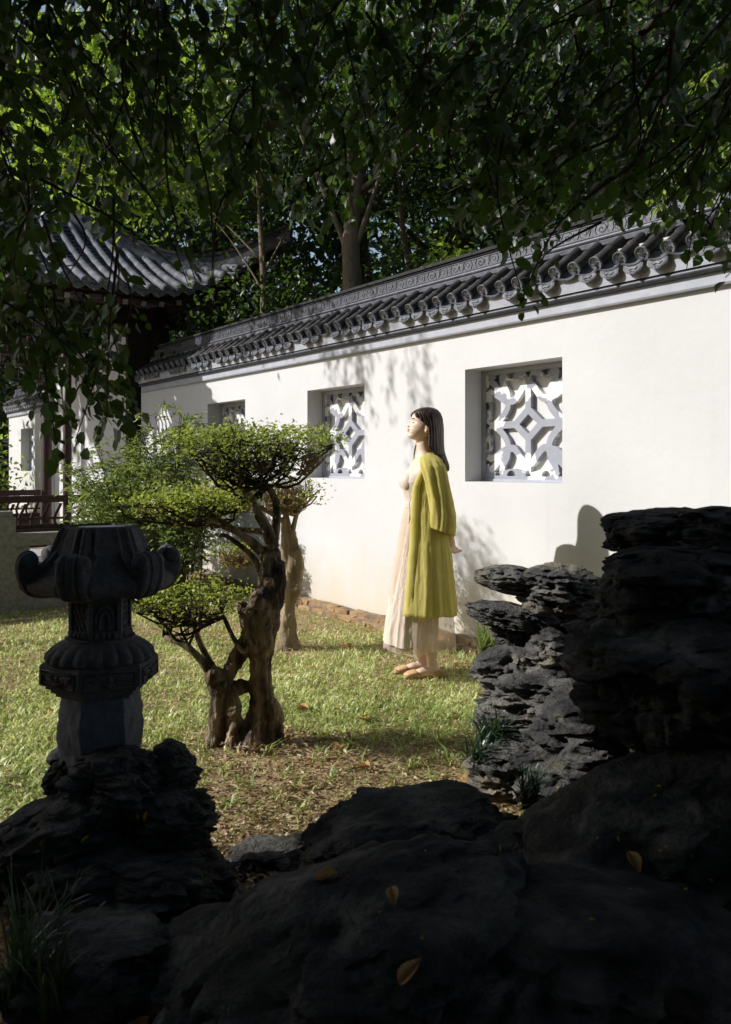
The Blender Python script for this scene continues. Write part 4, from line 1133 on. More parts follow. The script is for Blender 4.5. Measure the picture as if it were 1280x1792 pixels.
# yellow petals and dry leaves caught on the stones
from mathutils.bvhtree import BVHTree
def on_stones():
    dg = bpy.context.evaluated_depsgraph_get(); trees = []
    for o in list(COL.objects):
        if o.name.split('.')[0] == 'rock':
            me = o.data; trees.append(BVHTree.FromPolygons([v.co.copy() for v in me.vertices], [tuple(p.vertices) for p in me.polygons]))
    def hit(u, v):
        dr = (P(u, v, 1.0) - Vector((0, 0, EYE))).normalized(); best = None
        for t in trees:
            h = t.ray_cast(Vector((0, 0, EYE)), dr)
            if h[0] is not None and (best is None or h[3] < best[3]): best = h
        return best
    spots = [(690, 1575, .045, 0, 'large pale fallen leaf on the black boulder at the bottom centre'), (570, 1540, .05, 0, 'orange-brown leaf lying behind the sloping black boulder'), (1110, 1515, .055, 0, 'dry brown leaf standing on the broad black boulder'), (150, 1473, .03, 1, 'orange leaf on the sloping stone left under the lantern'), (72, 1474, .028, 0, 'pale leaf on the far left stone under the lantern'), (258, 1430, .03, 1, 'yellowish leaf on the stone right under the lantern'), (722, 1700, .05, 0, 'narrow dry leaf between the two nearest boulders'), (240, 1052 + 380, .022, 1, 'small yellow leaf by the lantern foot')]
    for u, v, L, q, lb in spots:
        h = hit(u, v)
        if h is None: continue
        o = link('fallen_leaf', random.choice(YEL if q else DRY)); o.location = h[0] + h[1] * .006; o.scale = (L, L, L); o.rotation_euler = h[1].to_track_quat('Z', 'X').to_euler(); o.rotation_euler.rotate_axis('Z', random.uniform(0, 6)); tag(o, lb, 'leaf', 'leaves on the stones')
    for i in range(0, 46, 2):
        u, v = (random.uniform(960, 1260), random.uniform(1360, 1640)) if i < 26 else ((random.uniform(580, 900), random.uniform(1420, 1650)) if i < 38 else (random.uniform(860, 1060), random.uniform(1000, 1360)))
        h = hit(u, v)
        if h is None or h[1].z < .1: continue
        L = random.uniform(.006, .012) * (1 if i < 38 else 1.3)
        o = link('fallen_petal', random.choice(YEL)); o.location = h[0] + h[1] * .004; o.scale = (L, L, L); o.rotation_euler = h[1].to_track_quat('Z', 'X').to_euler(); o.rotation_euler.rotate_axis('Z', random.uniform(0, 6)); tag(o, 'tiny yellow petal dropped on the shaded stones', 'petal', 'yellow petals on the stones')
on_stones()

# ================================================================== TREES
def curve_pts(pts, k=5):
    return [Vector(p) for p in catmull([tuple(p) for p in pts], k)]
def interp(vals, n):
    return list(np.interp(np.linspace(0, 1, n), np.linspace(0, 1, len(vals)), vals))
def gnarled(name, strands, voxel, mat, parent, disp=.012, freq=9.0, smooth=2, knots=()):
    """trunk: overlapping tapering strands fused into one surface, then roughened along the grain"""
    mb = MB()
    for pts, rad in strands:
        pp = curve_pts(pts); mb.tube(pp, interp(rad, len(pp)), 12, wob=.25, seed=random.random() * 30)
    for c, r in knots: mb.sphere(c, r, 10, 8)
    me = remeshed(mb.mesh('t'), voxel, smooth)
    n = len(me.vertices); co = np.empty(n * 3, np.float32); nr = np.empty(n * 3, np.float32)
    me.vertices.foreach_get('co', co); me.vertex_normals.foreach_get('vector', nr); co = co.reshape(-1, 3); nr = nr.reshape(-1, 3)
    for i in range(n):
        p = Vector((co[i][0] * freq * 2, co[i][1] * freq * 2, co[i][2] * freq * .55))
        d = noise.noise(p) * .6 + (.5 - abs(noise.noise(p * 1.9))) * .7 + .7 * noise.noise(Vector(co[i]) * freq * .8) + .25 * noise.noise(Vector(co[i]) * freq * 5)
        co[i] += nr[i] * d * disp
    me.vertices.foreach_set('co', co.ravel()); me.update()
    o = link(name, me, mat); place(o, parent); return o

def crown_twigs(mb, base, c, r, n1, n2, n3, r0=.009, flat=.6, seed=0):
    """three orders of crooked twigs from a branch end up into an ellipsoid; returns the tips"""
    rd = random.Random(seed); tips = []
    def pt(lo, hi):
        while True:
            v = Vector((rd.uniform(-1, 1), rd.uniform(-1, 1), rd.uniform(lo, hi)))
            if v.x * v.x + v.y * v.y < 1: break
        rho = v.x * v.x + v.y * v.y
        return Vector((c[0] + v.x * r[0], c[1] + v.y * r[1], c[2] + r[2] * (v.z * (1 - .45 * rho) + (.45 * rho - .05 if lo < -.5 else .05 * rho))))
    def crook(a, b, bow, m=5):
        out = []; ln = (b - a).length
        for i in range(m + 1):
            t = i / m; j = ln * .07 if 0 < i < m else 0
            out.append(a.lerp(b, t) + Vector((rd.uniform(-j, j), rd.uniform(-j, j), rd.uniform(-j, j) - bow * ln * math.sin(math.pi * t))))
        return out
    for i in range(n1):
        b = base[i % len(base)]; t1 = pt(-.75, .1)
        p1 = crook(Vector(b), t1, .14); mb.tube(p1, interp([r0, r0 * .5], len(p1)), 6)
        for j in range(n2):
            st = p1[rd.choice((2, 3, 4, 5))]; t2 = pt(-.3, .8)
            t2 = st.lerp(t2, rd.uniform(.35, .75)); t2.z = max(t2.z, st.z + .01)
            p2 = crook(st, t2, .06, 4); mb.tube(p2, interp([r0 * .42, r0 * .25], len(p2)), 4)
            for k in range(n3):
                s3 = p2[rd.choice((1, 2, 3, 4))]
                t3 = s3 + Vector((rd.uniform(-1, 1) * r[0] * .22, rd.uniform(-1, 1) * r[1] * .3, rd.uniform(-.1, 1) * r[2] * .8))
                p3 = crook(s3, t3, 0, 3); mb.tube(p3, interp([r0 * .22, r0 * .12], len(p3)), 3, cap=False); tips.append(t3)
    return tips

def crown_leaves(c, r, n, L, W, top=.15, thick=1.0, tips=None, holes=.0, tone_bias=0.0):
    """leaf positions in the upper shell of an ellipsoid, gathered into sprays"""
    m = max(6, n // 16); cen = []
    while len(cen) < m:
        v = rng.uniform(-1, 1, 3)
        if v[0] ** 2 + v[1] ** 2 > 1: continue
        k = math.sqrt(1 - v[0] ** 2 - v[1] ** 2)
        z = rng.uniform(top, 1.0) if rng.random() < .8 else rng.uniform(-.4, top)
        if noise.noise(Vector((v[0] * 2.5, v[1] * 2.5, c[0] * 9))) < -holes and holes: continue
        cen.append((c[0] + v[0] * r[0], c[1] + v[1] * r[1], c[2] + z * r[2] * (.45 + .55 * k)))
    cen = np.array(cen); idx = rng.integers(0, len(cen), n)
    pos = cen[idx] + rng.normal(size=(n, 3)) * np.array([L * 1.5, L * 1.5, L * .9])
    d = rand_dirs(n); d[:, 2] = d[:, 2] * .5 + .25
    nr = rand_dirs(n) * .8 + np.array([-.25, 0, .9])
    tone = np.clip(rng.normal(.45 + tone_bias, .25, n) + .12 * rng.normal(size=len(cen))[idx], 0, 1)
    return pos, d, nr, rng.uniform(.7, 1.25, n) * L, rng.uniform(.75, 1.2, n) * W, tone

def sub_stuff(o):
    o['kind'] = 'stuff'; return o

# ---- the trained tree at the front of the lawn
def front_tree():
    Y = 3.95; k = px(Y)
    T = empty('trained_tree', G(445, 1300)); tag(T, 'gnarled trained tree with flat leafy pads at the front of the lawn', 'tree')
    def Q(u, v, dy=0): return P(u, v, Y + dy)
    strands = [
        ([Q(450, 1312), Q(460, 1250, .02), Q(456, 1190, .02), Q(458, 1120), Q(470, 1055, -.02), Q(472, 1000), Q(480, 955, .02)], [31*k, 21*k, 18*k, 22*k, 21*k, 17*k, 12*k]),
        ([Q(372, 1316, -.02), Q(380, 1260, -.03), Q(383, 1215, -.03), Q(376, 1182, -.02)], [18*k, 13*k, 13*k, 16*k]),
        ([Q(405, 1316, -.06), Q(412, 1270, -.04), Q(405, 1225, -.03), Q(388, 1195, -.03)], [17*k, 12*k, 11*k, 12*k]),
        ([Q(385, 1205, -.02), Q(408, 1165, 0), Q(432, 1125, .01), Q(452, 1090)], [13*k, 12*k, 14*k, 18*k]),
        ([Q(478, 1316, .03), Q(478, 1280, .02), Q(470, 1230)], [20*k, 17*k, 14*k]),
        ([Q(418, 1320, -.07), Q(428, 1290, -.05), Q(440, 1262, -.02), Q(452, 1235)], [16*k, 13*k, 12*k, 12*k]),
        ([Q(395, 1300, -.03), Q(420, 1296, -.02), Q(448, 1300)], [14*k, 13*k, 16*k]),
        ([Q(392, 1222, -.02), Q(412, 1205), Q(436, 1200, .02)], [10*k, 9*k, 10*k]),
        ([Q(440, 1320, -.10), Q(446, 1285, -.05), Q(456, 1240)], [18*k, 15*k, 14*k]),
        ([Q(436, 1110, -.03), Q(434, 1075, -.06), Q(444, 1052, -.05)], [13*k, 10*k, 9*k]),
        ([Q(430, 1072, -.05), Q(420, 1052, -.06)], [8*k, 4*k]),
        ([Q(480, 1060, -.03), Q(488, 1020, -.02), Q(484, 985)], [14*k, 13*k, 10*k]),
    ]
    knots = [(Q(452, 1050, -.06), 14*k), (Q(472, 1020, -.07), 10*k), (Q(376, 1182, -.03), 16*k), ]
    trunk = gnarled('trunk', strands, .0075, M_bark, T, disp=.020, freq=11, knots=knots, smooth=1)
    for (u, v, ru, rv) in ((462, 1040, 9, 14),):
        m = MB(); m.sphere(Q(u, v, -.062), (ru*k, .03, rv*k), 12, 8); m.build('hollow', M_darkwood, T, True)  # dark ellipsoid in place of a hole, its shade put into the colour
    br = [([Q(478, 960), Q(466, 925), Q(448, 892), Q(425, 850)], [12*k, 9.5*k, 8.5*k, 7*k]),
          ([Q(476, 965, .03), Q(483, 920, .05), Q(484, 882, .06), Q(468, 848, .05)], [10*k, 8*k, 7*k, 6*k]),
          ([Q(458, 965), Q(432, 942, -.02), Q(400, 922, -.03), Q(372, 910), Q(312, 914)], [9*k, 7.5*k, 6.5*k, 6*k, 4*k]),
          ([Q(460, 930, .08), Q(430, 928, .1), Q(400, 925, .12), Q(388, 920, .13)], [6*k, 5*k, 5*k, 4*k]),
          ([Q(456, 1000), Q(440, 972), Q(400, 940), Q(385, 938)], [6*k, 5*k, 4*k, 4*k]),
          ([Q(374, 1186, -.03), Q(352, 1156, -.05), Q(322, 1128, -.05), Q(290, 1116)], [10*k, 7*k, 6*k, 4.5*k]),
          ([Q(378, 1180), Q(362, 1150, .02), Q(348, 1120, .03), Q(338, 1085, .03)], [9*k, 6*k, 5*k, 4*k]),
          ([Q(446, 1105), Q(428, 1140, -.04), Q(410, 1118, -.05), Q(392, 1080, -.05)], [6*k, 5*k, 4*k, 3.5*k])]
    for pts, rad in br:
        pp = curve_pts(pts); mb = MB(); mb.tube(pp, interp(rad, len(pp)), 9, wob=.22, seed=random.random() * 20); mb.build('branch', M_bark, T, True)
    pads = [('upper', Q(440, 782), (168*k, .38, 38*k), [Q(425, 850), Q(424, 852), Q(468, 848, .05), Q(440, 872)], 20, 6, 5, 4900, .020, 0.05, 1),
            ('middle', Q(335, 884, .10), (132*k, .32, 29*k), [Q(372, 912), Q(340, 914), Q(312, 914), Q(388, 920, .13)], 13, 6, 5, 2400, .021, .22, 2),
            ('lower', Q(336, 1062, -.03), (102*k, .28, 42*k), [Q(290, 1116), Q(338, 1085, .03), Q(392, 1080, -.05), Q(330, 1130)], 14, 6, 5, 1700, .021, .22, 3)]
    for nm, c, r, base, n1, n2, n3, nl, L, tb, sd in pads:
        nl = int(nl * .9)
        mb = MB(); tips = crown_twigs(mb, base, c, r, n1, n2, n3, r0=.0085, seed=sd)
        tw = mb.build('twigs', M_twig, T); tw['kind'] = 'stuff'
        pos, d, nr, LL, WW, tn = crown_leaves(c, r, nl, L * 1.05, L * .6, top=.30, tone_bias=tb + .05)
        kq = nl // 2; tp = np.array([tips[i] for i in rng.integers(0, len(tips), kq)]) + rng.normal(size=(kq, 3)) * .012
        pos[:kq] = tp
        lv = leaf_obj('foliage', L_box, T, pos, d, nr, LL, WW, shape='diamond', tone=tn); lv['kind'] = 'stuff'
        lv['label'] = nm + ' flat pad of small leaves'
    # dry, nearly leafless right end of the upper pad
    mb = MB(); tips = crown_twigs(mb, [Q(520, 830), Q(540, 815)], Q(556, 800), (38*k, .12, 26*k), 9, 5, 4, r0=.006, seed=8)
    o = mb.build('dry_twigs', M_twig_pale, T); o['kind'] = 'stuff'; o['label'] = 'bare tan twig ends at the right of the upper pad'
front_tree()

# ---- pale, half-dead trunk behind it
def back_tree():
    Y = 5.98; k = px(Y)
    T = empty('pale_tree', G(506, 1135)); tag(T, 'pale hollow old tree with almost bare tan twigs behind the front tree', 'tree')
    def Q(u, v, dy=0): return P(u, v, Y + dy)
    strands = [([Q(504, 1140), Q(503, 1105), Q(505, 1060), Q(514, 1010), Q(515, 970), Q(508, 930)], [24*k, 15*k, 13*k, 15*k, 13*k, 8*k]),
               ([Q(488, 1142, -.05), Q(497, 1115, -.02), Q(502, 1085)], [12*k, 9*k, 8*k]),
               ([Q(524, 1142, -.03), Q(514, 1118), Q(508, 1090)], [11*k, 8*k, 7*k]),
               ([Q(512, 1020), Q(522, 985, -.03), Q(524, 962, -.05)], [10*k, 8*k, 5*k]),
               ([Q(506, 1000), Q(498, 960), Q(500, 925), Q(496, 905)], [9*k, 7*k, 6*k, 5*k])]
    gnarled('trunk', strands, .012, M_bark_pale, T, disp=.014, freq=8, knots=[(Q(524, 990, -.03), 9*k), (Q(520, 1030, -.04), 8*k)])
    for pts, rad in ([[Q(508, 935), Q(500, 900), Q(490, 880), Q(470, 860)], [7*k, 5*k, 4*k, 3*k]], [[Q(510, 940), Q(518, 905), Q(525, 880)], [6*k, 4*k, 3*k]], [[Q(505, 990), Q(470, 985), Q(430, 990), Q(400, 985)], [6*k, 4*k, 3.5*k, 3*k]], [[Q(500, 915), Q(460, 890), Q(420, 872), Q(395, 868)], [5*k, 4*k, 3.5*k, 3*k]]):
        pp = curve_pts(pts); mb = MB(); mb.tube(pp, interp(rad, len(pp)), 7, wob=.25, seed=3); mb.build('branch', M_bark_pale, T, True)
    for c, r, base, n1, n2, n3, nl, sd in ((Q(502, 872), (62*k, .34, 40*k), [Q(490, 885), Q(470, 868), Q(520, 895)], 20, 6, 5, 260, 4), (Q(405, 975), (45*k, .22, 20*k), [Q(410, 988), Q(430, 990)], 12, 6, 5, 160, 5), (Q(400, 862), (72*k, .30, 24*k), [Q(420, 872), Q(395, 868), Q(450, 885)], 16, 6, 5, 500, 6)):
        mb = MB(); tips = crown_twigs(mb, base, c, r, int(n1 * 1.3), n2, n3, r0=.010, seed=sd)
        o = mb.build('twigs', M_twig_pale, T); o['kind'] = 'stuff'
        pos, d, nr, LL, WW, tn = crown_leaves(c, r, nl, .03, .016, top=.1, tone_bias=.45)
        o = leaf_obj('foliage', L_box, T, pos, d, nr, LL, WW, shape='diamond', tone=tn); o['kind'] = 'stuff'
back_tree()

# ---- feathery bamboo-like shrubs in front of the pavilion
def feathery(label, base, stems, h, lean, spread, nl, seed, tone=.4):
    rd = random.Random(seed); T = empty('bamboo_shrub', base); tag(T, label, 'shrub', 'feathery shrubs by the pavilion')
    pos = []; dr = []; tn = []; st = MB(); tw = MB()
    for i in range(stems):
        a = rd.uniform(0, 6.28); b = Vector(base) + Vector((math.cos(a), math.sin(a), 0)) * rd.uniform(0, .22)
        hh = h * rd.uniform(.62, 1.05); out = Vector((math.cos(a), math.sin(a) * .8, 0)) * rd.uniform(.1, 1.0) * spread + Vector(lean) * rd.uniform(.3, 1)
        pts = [b + out * (t ** 2.0) + Vector((0, 0, hh * (t - .16 * t ** 3))) for t in [k / 7 for k in range(8)]]
        st.tube(pts, interp([.009, .003], 8), 5)
        for k in range(int(nl / stems / 9)):
            t = rd.uniform(.30, 1.0); j = min(6, int(t * 7)); p = pts[j].lerp(pts[j + 1], t * 7 - j)
            d = Vector((rd.gauss(0, 1), rd.gauss(0, 1), rd.uniform(-.2, .7))).normalized(); ln = rd.uniform(.12, .30)
            q = [p + d * (ln * m / 4) + Vector((0, 0, -.10 * ln * (m / 4) ** 2)) for m in range(5)]
            tw.tube(q, .0016, 3, cap=False); cl = rd.random()
            for m in range(9):
                f = rd.uniform(.25, 1.0); pp = p + d * (ln * f) + Vector((0, 0, -.10 * ln * f * f))
                dd = (d * .6 + Vector((rd.gauss(0, .7), rd.gauss(0, .7), rd.uniform(-.75, .35))))
                pos.append(pp); dr.append(dd); tn.append(min(1, max(0, tone + .25 * (cl - .5) + rd.gauss(0, .2) + (.25 if p.z > base[2] + h * .75 else 0))))
    st.build('stems', M_twig, T); tw.build('twigs', M_twig, T)
    n = len(pos); o = leaf_obj('foliage', L_bamboo, T, np.array(pos), np.array(dr), rand_dirs(n) + np.array([-.3, -.1, .9]), rng.uniform(.045, .085, n), rng.uniform(.011, .019, n), shape='diamond', tone=tn)
    for c in T.children: c['kind'] = 'stuff'
feathery('tall feathery green shrub between the front tree and the white wall', S(3.75, .62, 0), 30, 2.15, (-.1, -.1, 0), .50, 6200, 1, .42)
feathery('feathery shrub with yellow and orange leaf tips in front of the railing', S(3.65, 1.08, 0), 24, 1.45, (-.12, -.1, 0), .42, 4600, 2, .62)
feathery('low dark leafy shrub under the flat middle pad of the tree', S(3.0, .80, 0), 20, 1.25, (0, 0, 0), .40, 3600, 3, .20)
feathery('dense green shrub beside the lowest pavilion step', S(4.4, .95, 0), 22, 1.75, (0, 0, 0), .50, 4200, 4, .30)

# ---- forest behind the wall
def forest_tree(label, base, h, rt, crown, nl, L, seed, mat=None, bark=None, forks=3, name='forest_tree', group='trees behind the wall', lean=(0, 0), tone=.4, trunk_pts=None, holes=0.0):
    rd = random.Random(seed); base = Vector(base); T = empty(name, base); tag(T, label, 'tree', group)
    if trunk_pts is None:
        trunk_pts = [base + Vector((lean[0] * t * t * h + rd.uniform(-.05, .05) * h * t * .5, lean[1] * t * t * h, h * t)) for t in (0, .2, .42, .64, .85)]
    mb = MB(); pp = curve_pts(trunk_pts, 4); mb.tube(pp, interp([rt * 1.25, rt, rt * .9, rt * .7, rt * .45], len(pp)), 14, wob=.22, seed=seed); mb.build('trunk', bark or M_trunk_dark, T, True)
    (cx, cy, cz), (rx, ry, rz_) = crown
    cl = []; lm = MB()
    for i in range(forks * 4):
        st = pp[rd.randrange(len(pp) // 2, len(pp))]
        e = Vector((cx + rd.uniform(-.85, .85) * rx, cy + rd.uniform(-.85, .85) * ry, cz + rd.uniform(-.6, .8) * rz_))
        m = st.lerp(e, .5) + Vector((rd.uniform(-.2, .2), rd.uniform(-.2, .2), rd.uniform(0, .3)))
        lm.tube(curve_pts([st, m, e], 4), interp([rt * .32, rt * .16, rt * .05], 9), 6)
    lm.build('limbs', bark or M_trunk_dark, T, True)
    m = max(8, nl // 60); cen = []
    while len(cen) < m:
        v = rng.uniform(-1, 1, 3)
        if (v ** 2).sum() > 1: continue
        if holes and noise.noise(Vector(v) * 2.6 + Vector((seed, 0, 0))) < -holes: continue
        cen.append((cx + v[0] * rx, cy + v[1] * ry, cz + v[2] * rz_))
    cen = np.array(cen); idx = rng.integers(0, m, nl); pos = cen[idx] + rng.normal(size=(nl, 3)) * L * 2.2
    d = rand_dirs(nl); d[:, 2] -= .35; nr = rand_dirs(nl) * .8 + np.array([-.3, 0, .8])
    tn = np.clip(rng.normal(tone, .2, nl) + .15 * rng.normal(size=m)[idx], 0, 1)
    o = leaf_obj('crown', mat or L_wood, T, pos, d, nr, rng.uniform(.7, 1.3, nl) * L, rng.uniform(.38, .6, nl) * L, shape='diamond', tone=tn); o['kind'] = 'stuff'
    return T
# the sunlit trunk standing just behind the coping, forked above
Yt = 9.3
tp = [P(624, 813 + EYE * FPX / Yt, Yt), P(622, 640, Yt), P(618, 500, Yt), P(614, 420, Yt), P(622, 340, Yt), P(640, 240, Yt)]
forest_tree('tree with a smooth sunlit tan trunk just behind the wall coping', (tp[0].x, tp[0].y, 0), 5.5, .115, ((.2, 9.6, 5.6), (2.0, 1.2, 1.5)), 7000, .10, 1, bark=M_trunk, trunk_pts=tp, tone=.25)
Yt = 10.2
tp = [P(464, 813 + EYE * FPX / Yt, Yt), P(463, 640, Yt), P(462, 540, Yt), P(461, 480, Yt), P(455, 380, Yt), P(450, 300, Yt)]
forest_tree('slender pale trunk seen between the pavilion roof and the wall', (tp[0].x, tp[0].y, 0), 5.0, .045, ((-1.6, 10.8, 5.4), (1.5, 1.0, 1.2)), 4500, .10, 2, bark=M_trunk, trunk_pts=tp, tone=.25)
Yt = 9.8
tp = [P(728, 813 + EYE * FPX / Yt, Yt), P(724, 560, Yt), P(716, 470, Yt), P(704, 390, Yt), P(700, 290, Yt), P(712, 190, Yt)]
forest_tree('thin crooked sapling trunk to the right of the tan trunk', (tp[0].x, tp[0].y, 0), 5.6, .038, ((.9, 10.4, 6.0), (1.3, 1.0, 1.2)), 4200, .10, 3, bark=M_trunk, trunk_pts=tp, tone=.25)
specs = [(-6.8, 14.5, 9.5, .22, 'dark tree behind the left half of the pavilion roof'), (-4.4, 15.5, 10.0, .25, 'dark tree rising behind the pavilion ridge'),
         (-2.2, 13.0, 9.0, .20, 'dark tree behind the upturned roof corner'), (-.2, 14.5, 10.5, .26, 'tall dark tree behind the tan trunk'),
         (1.3, 11.5, 9.0, .20, 'dark tree standing behind the sapling'), (3.4, 13.5, 10, .24, 'dark tree behind the middle of the coping'),
         (4.2, 9.5, 8.5, .20, 'dark tree behind the right end of the wall'), (5.8, 14.0, 10, .25, 'dark tree at the far right behind the wall'), (2.6, 8.6, 7.5, .10, 'thin dark tree close behind the right part of the coping')]
for i, (x, y, h, rt, lb) in enumerate(specs):
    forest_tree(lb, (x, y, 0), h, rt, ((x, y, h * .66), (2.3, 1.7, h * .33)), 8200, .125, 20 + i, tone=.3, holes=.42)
# lit shrubs just behind the wall
def shrub(label, c, r, nl, L, seed, mat, tone, group='shrubs behind the wall', n_st=7, zbase=0.0):
    rd = random.Random(seed); T = empty('leafy_shrub', (c[0], c[1], zbase)); tag(T, label, 'shrub', group)
    st = MB()
    for i in range(n_st):
        e = Vector((c[0] + rd.uniform(-.8, .8) * r[0], c[1] + rd.uniform(-.8, .8) * r[1], c[2] + rd.uniform(-.3, .8) * r[2])); b = Vector((c[0] + rd.uniform(-.1, .1), c[1] + rd.uniform(-.1, .1), zbase))
        st.tube(curve_pts([b, b.lerp(e, .5) + Vector((rd.uniform(-.1, .1), rd.uniform(-.1, .1), .1)), e], 4), interp([.022, .006], 9), 6)
    st.build('stems', M_trunk_dark, T, True)
    m = max(10, nl // 22); v = unit(rng.normal(size=(m, 3))) * (rng.random((m, 1)) ** .4); cen = np.array(c) + v * np.array(r)
    idx = rng.integers(0, m, nl); pos = cen[idx] + rng.normal(size=(nl, 3)) * L * 1.5
    d = rand_dirs(nl); d[:, 2] -= .2; nr = rand_dirs(nl) * .7 + np.array([-.35, -.1, .8])
    o = leaf_obj('foliage', mat, T, pos, d, nr, rng.uniform(.7, 1.3, nl) * L, rng.uniform(.42, .62, nl) * L, shape='ovate', tone=np.clip(rng.normal(tone, .22, nl), 0, 1)); o['kind'] = 'stuff'
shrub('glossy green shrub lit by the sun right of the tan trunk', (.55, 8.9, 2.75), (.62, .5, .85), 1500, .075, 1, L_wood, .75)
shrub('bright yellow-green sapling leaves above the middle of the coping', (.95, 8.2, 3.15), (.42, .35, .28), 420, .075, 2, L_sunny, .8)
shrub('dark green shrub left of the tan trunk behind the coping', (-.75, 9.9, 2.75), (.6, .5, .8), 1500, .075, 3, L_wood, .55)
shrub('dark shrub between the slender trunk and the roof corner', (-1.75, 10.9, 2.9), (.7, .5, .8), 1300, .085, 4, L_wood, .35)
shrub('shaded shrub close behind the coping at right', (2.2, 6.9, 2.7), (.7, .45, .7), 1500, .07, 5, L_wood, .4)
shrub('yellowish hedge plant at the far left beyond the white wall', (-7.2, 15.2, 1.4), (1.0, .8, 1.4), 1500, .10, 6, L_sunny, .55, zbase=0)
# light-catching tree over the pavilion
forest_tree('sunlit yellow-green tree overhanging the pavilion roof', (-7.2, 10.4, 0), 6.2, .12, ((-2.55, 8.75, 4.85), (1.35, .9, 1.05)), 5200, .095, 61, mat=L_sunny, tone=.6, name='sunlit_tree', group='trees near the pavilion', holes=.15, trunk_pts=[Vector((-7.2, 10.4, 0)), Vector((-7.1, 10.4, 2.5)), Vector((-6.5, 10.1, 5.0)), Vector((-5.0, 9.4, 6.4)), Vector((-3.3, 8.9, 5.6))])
# far wood on the slope
n = 42000
fx = rng.uniform(-26, 22, n); fy = rng.uniform(19, 34, n); fz = rng.uniform(0, 1, n) ** .8 * (10.5 + 2.5 * np.sin(fx * .6) + 1.5 * np.sin(fx * 1.7 + 1))
o = leaf_obj('far_wood', L_wood, None, np.stack([fx, fy, fz], 1), rand_dirs(n), rand_dirs(n) + np.array([-.3, 0, .6]), rng.uniform(.25, .55, n), rng.uniform(.14, .30, n), shape='diamond', tone=np.clip(rng.normal(.3, .2, n), 0, 1))
tag(o, 'distant dark wood on the hillside behind the trees', 'wood', kind='stuff')
# unseen trees added at left to keep the wood behind the wall shaded
for i, (x, y, h) in enumerate(((-11.5, 15.5, 12.5), (-13.5, 20.5, 14), (-10.5, 15.2, 12))):
    forest_tree(('unseen shade tree added beyond the left edge behind the pavilion, nearest the hedge', 'unseen shade tree added furthest beyond the left edge, on the slope', 'unseen shade tree added just beyond the left edge, by the terrace')[i], (x, y, 0), h, .14, ((x, y, h * .78), (2.7, 2.4, h * .25)), 6500, .30, 80 + i, tone=.3)

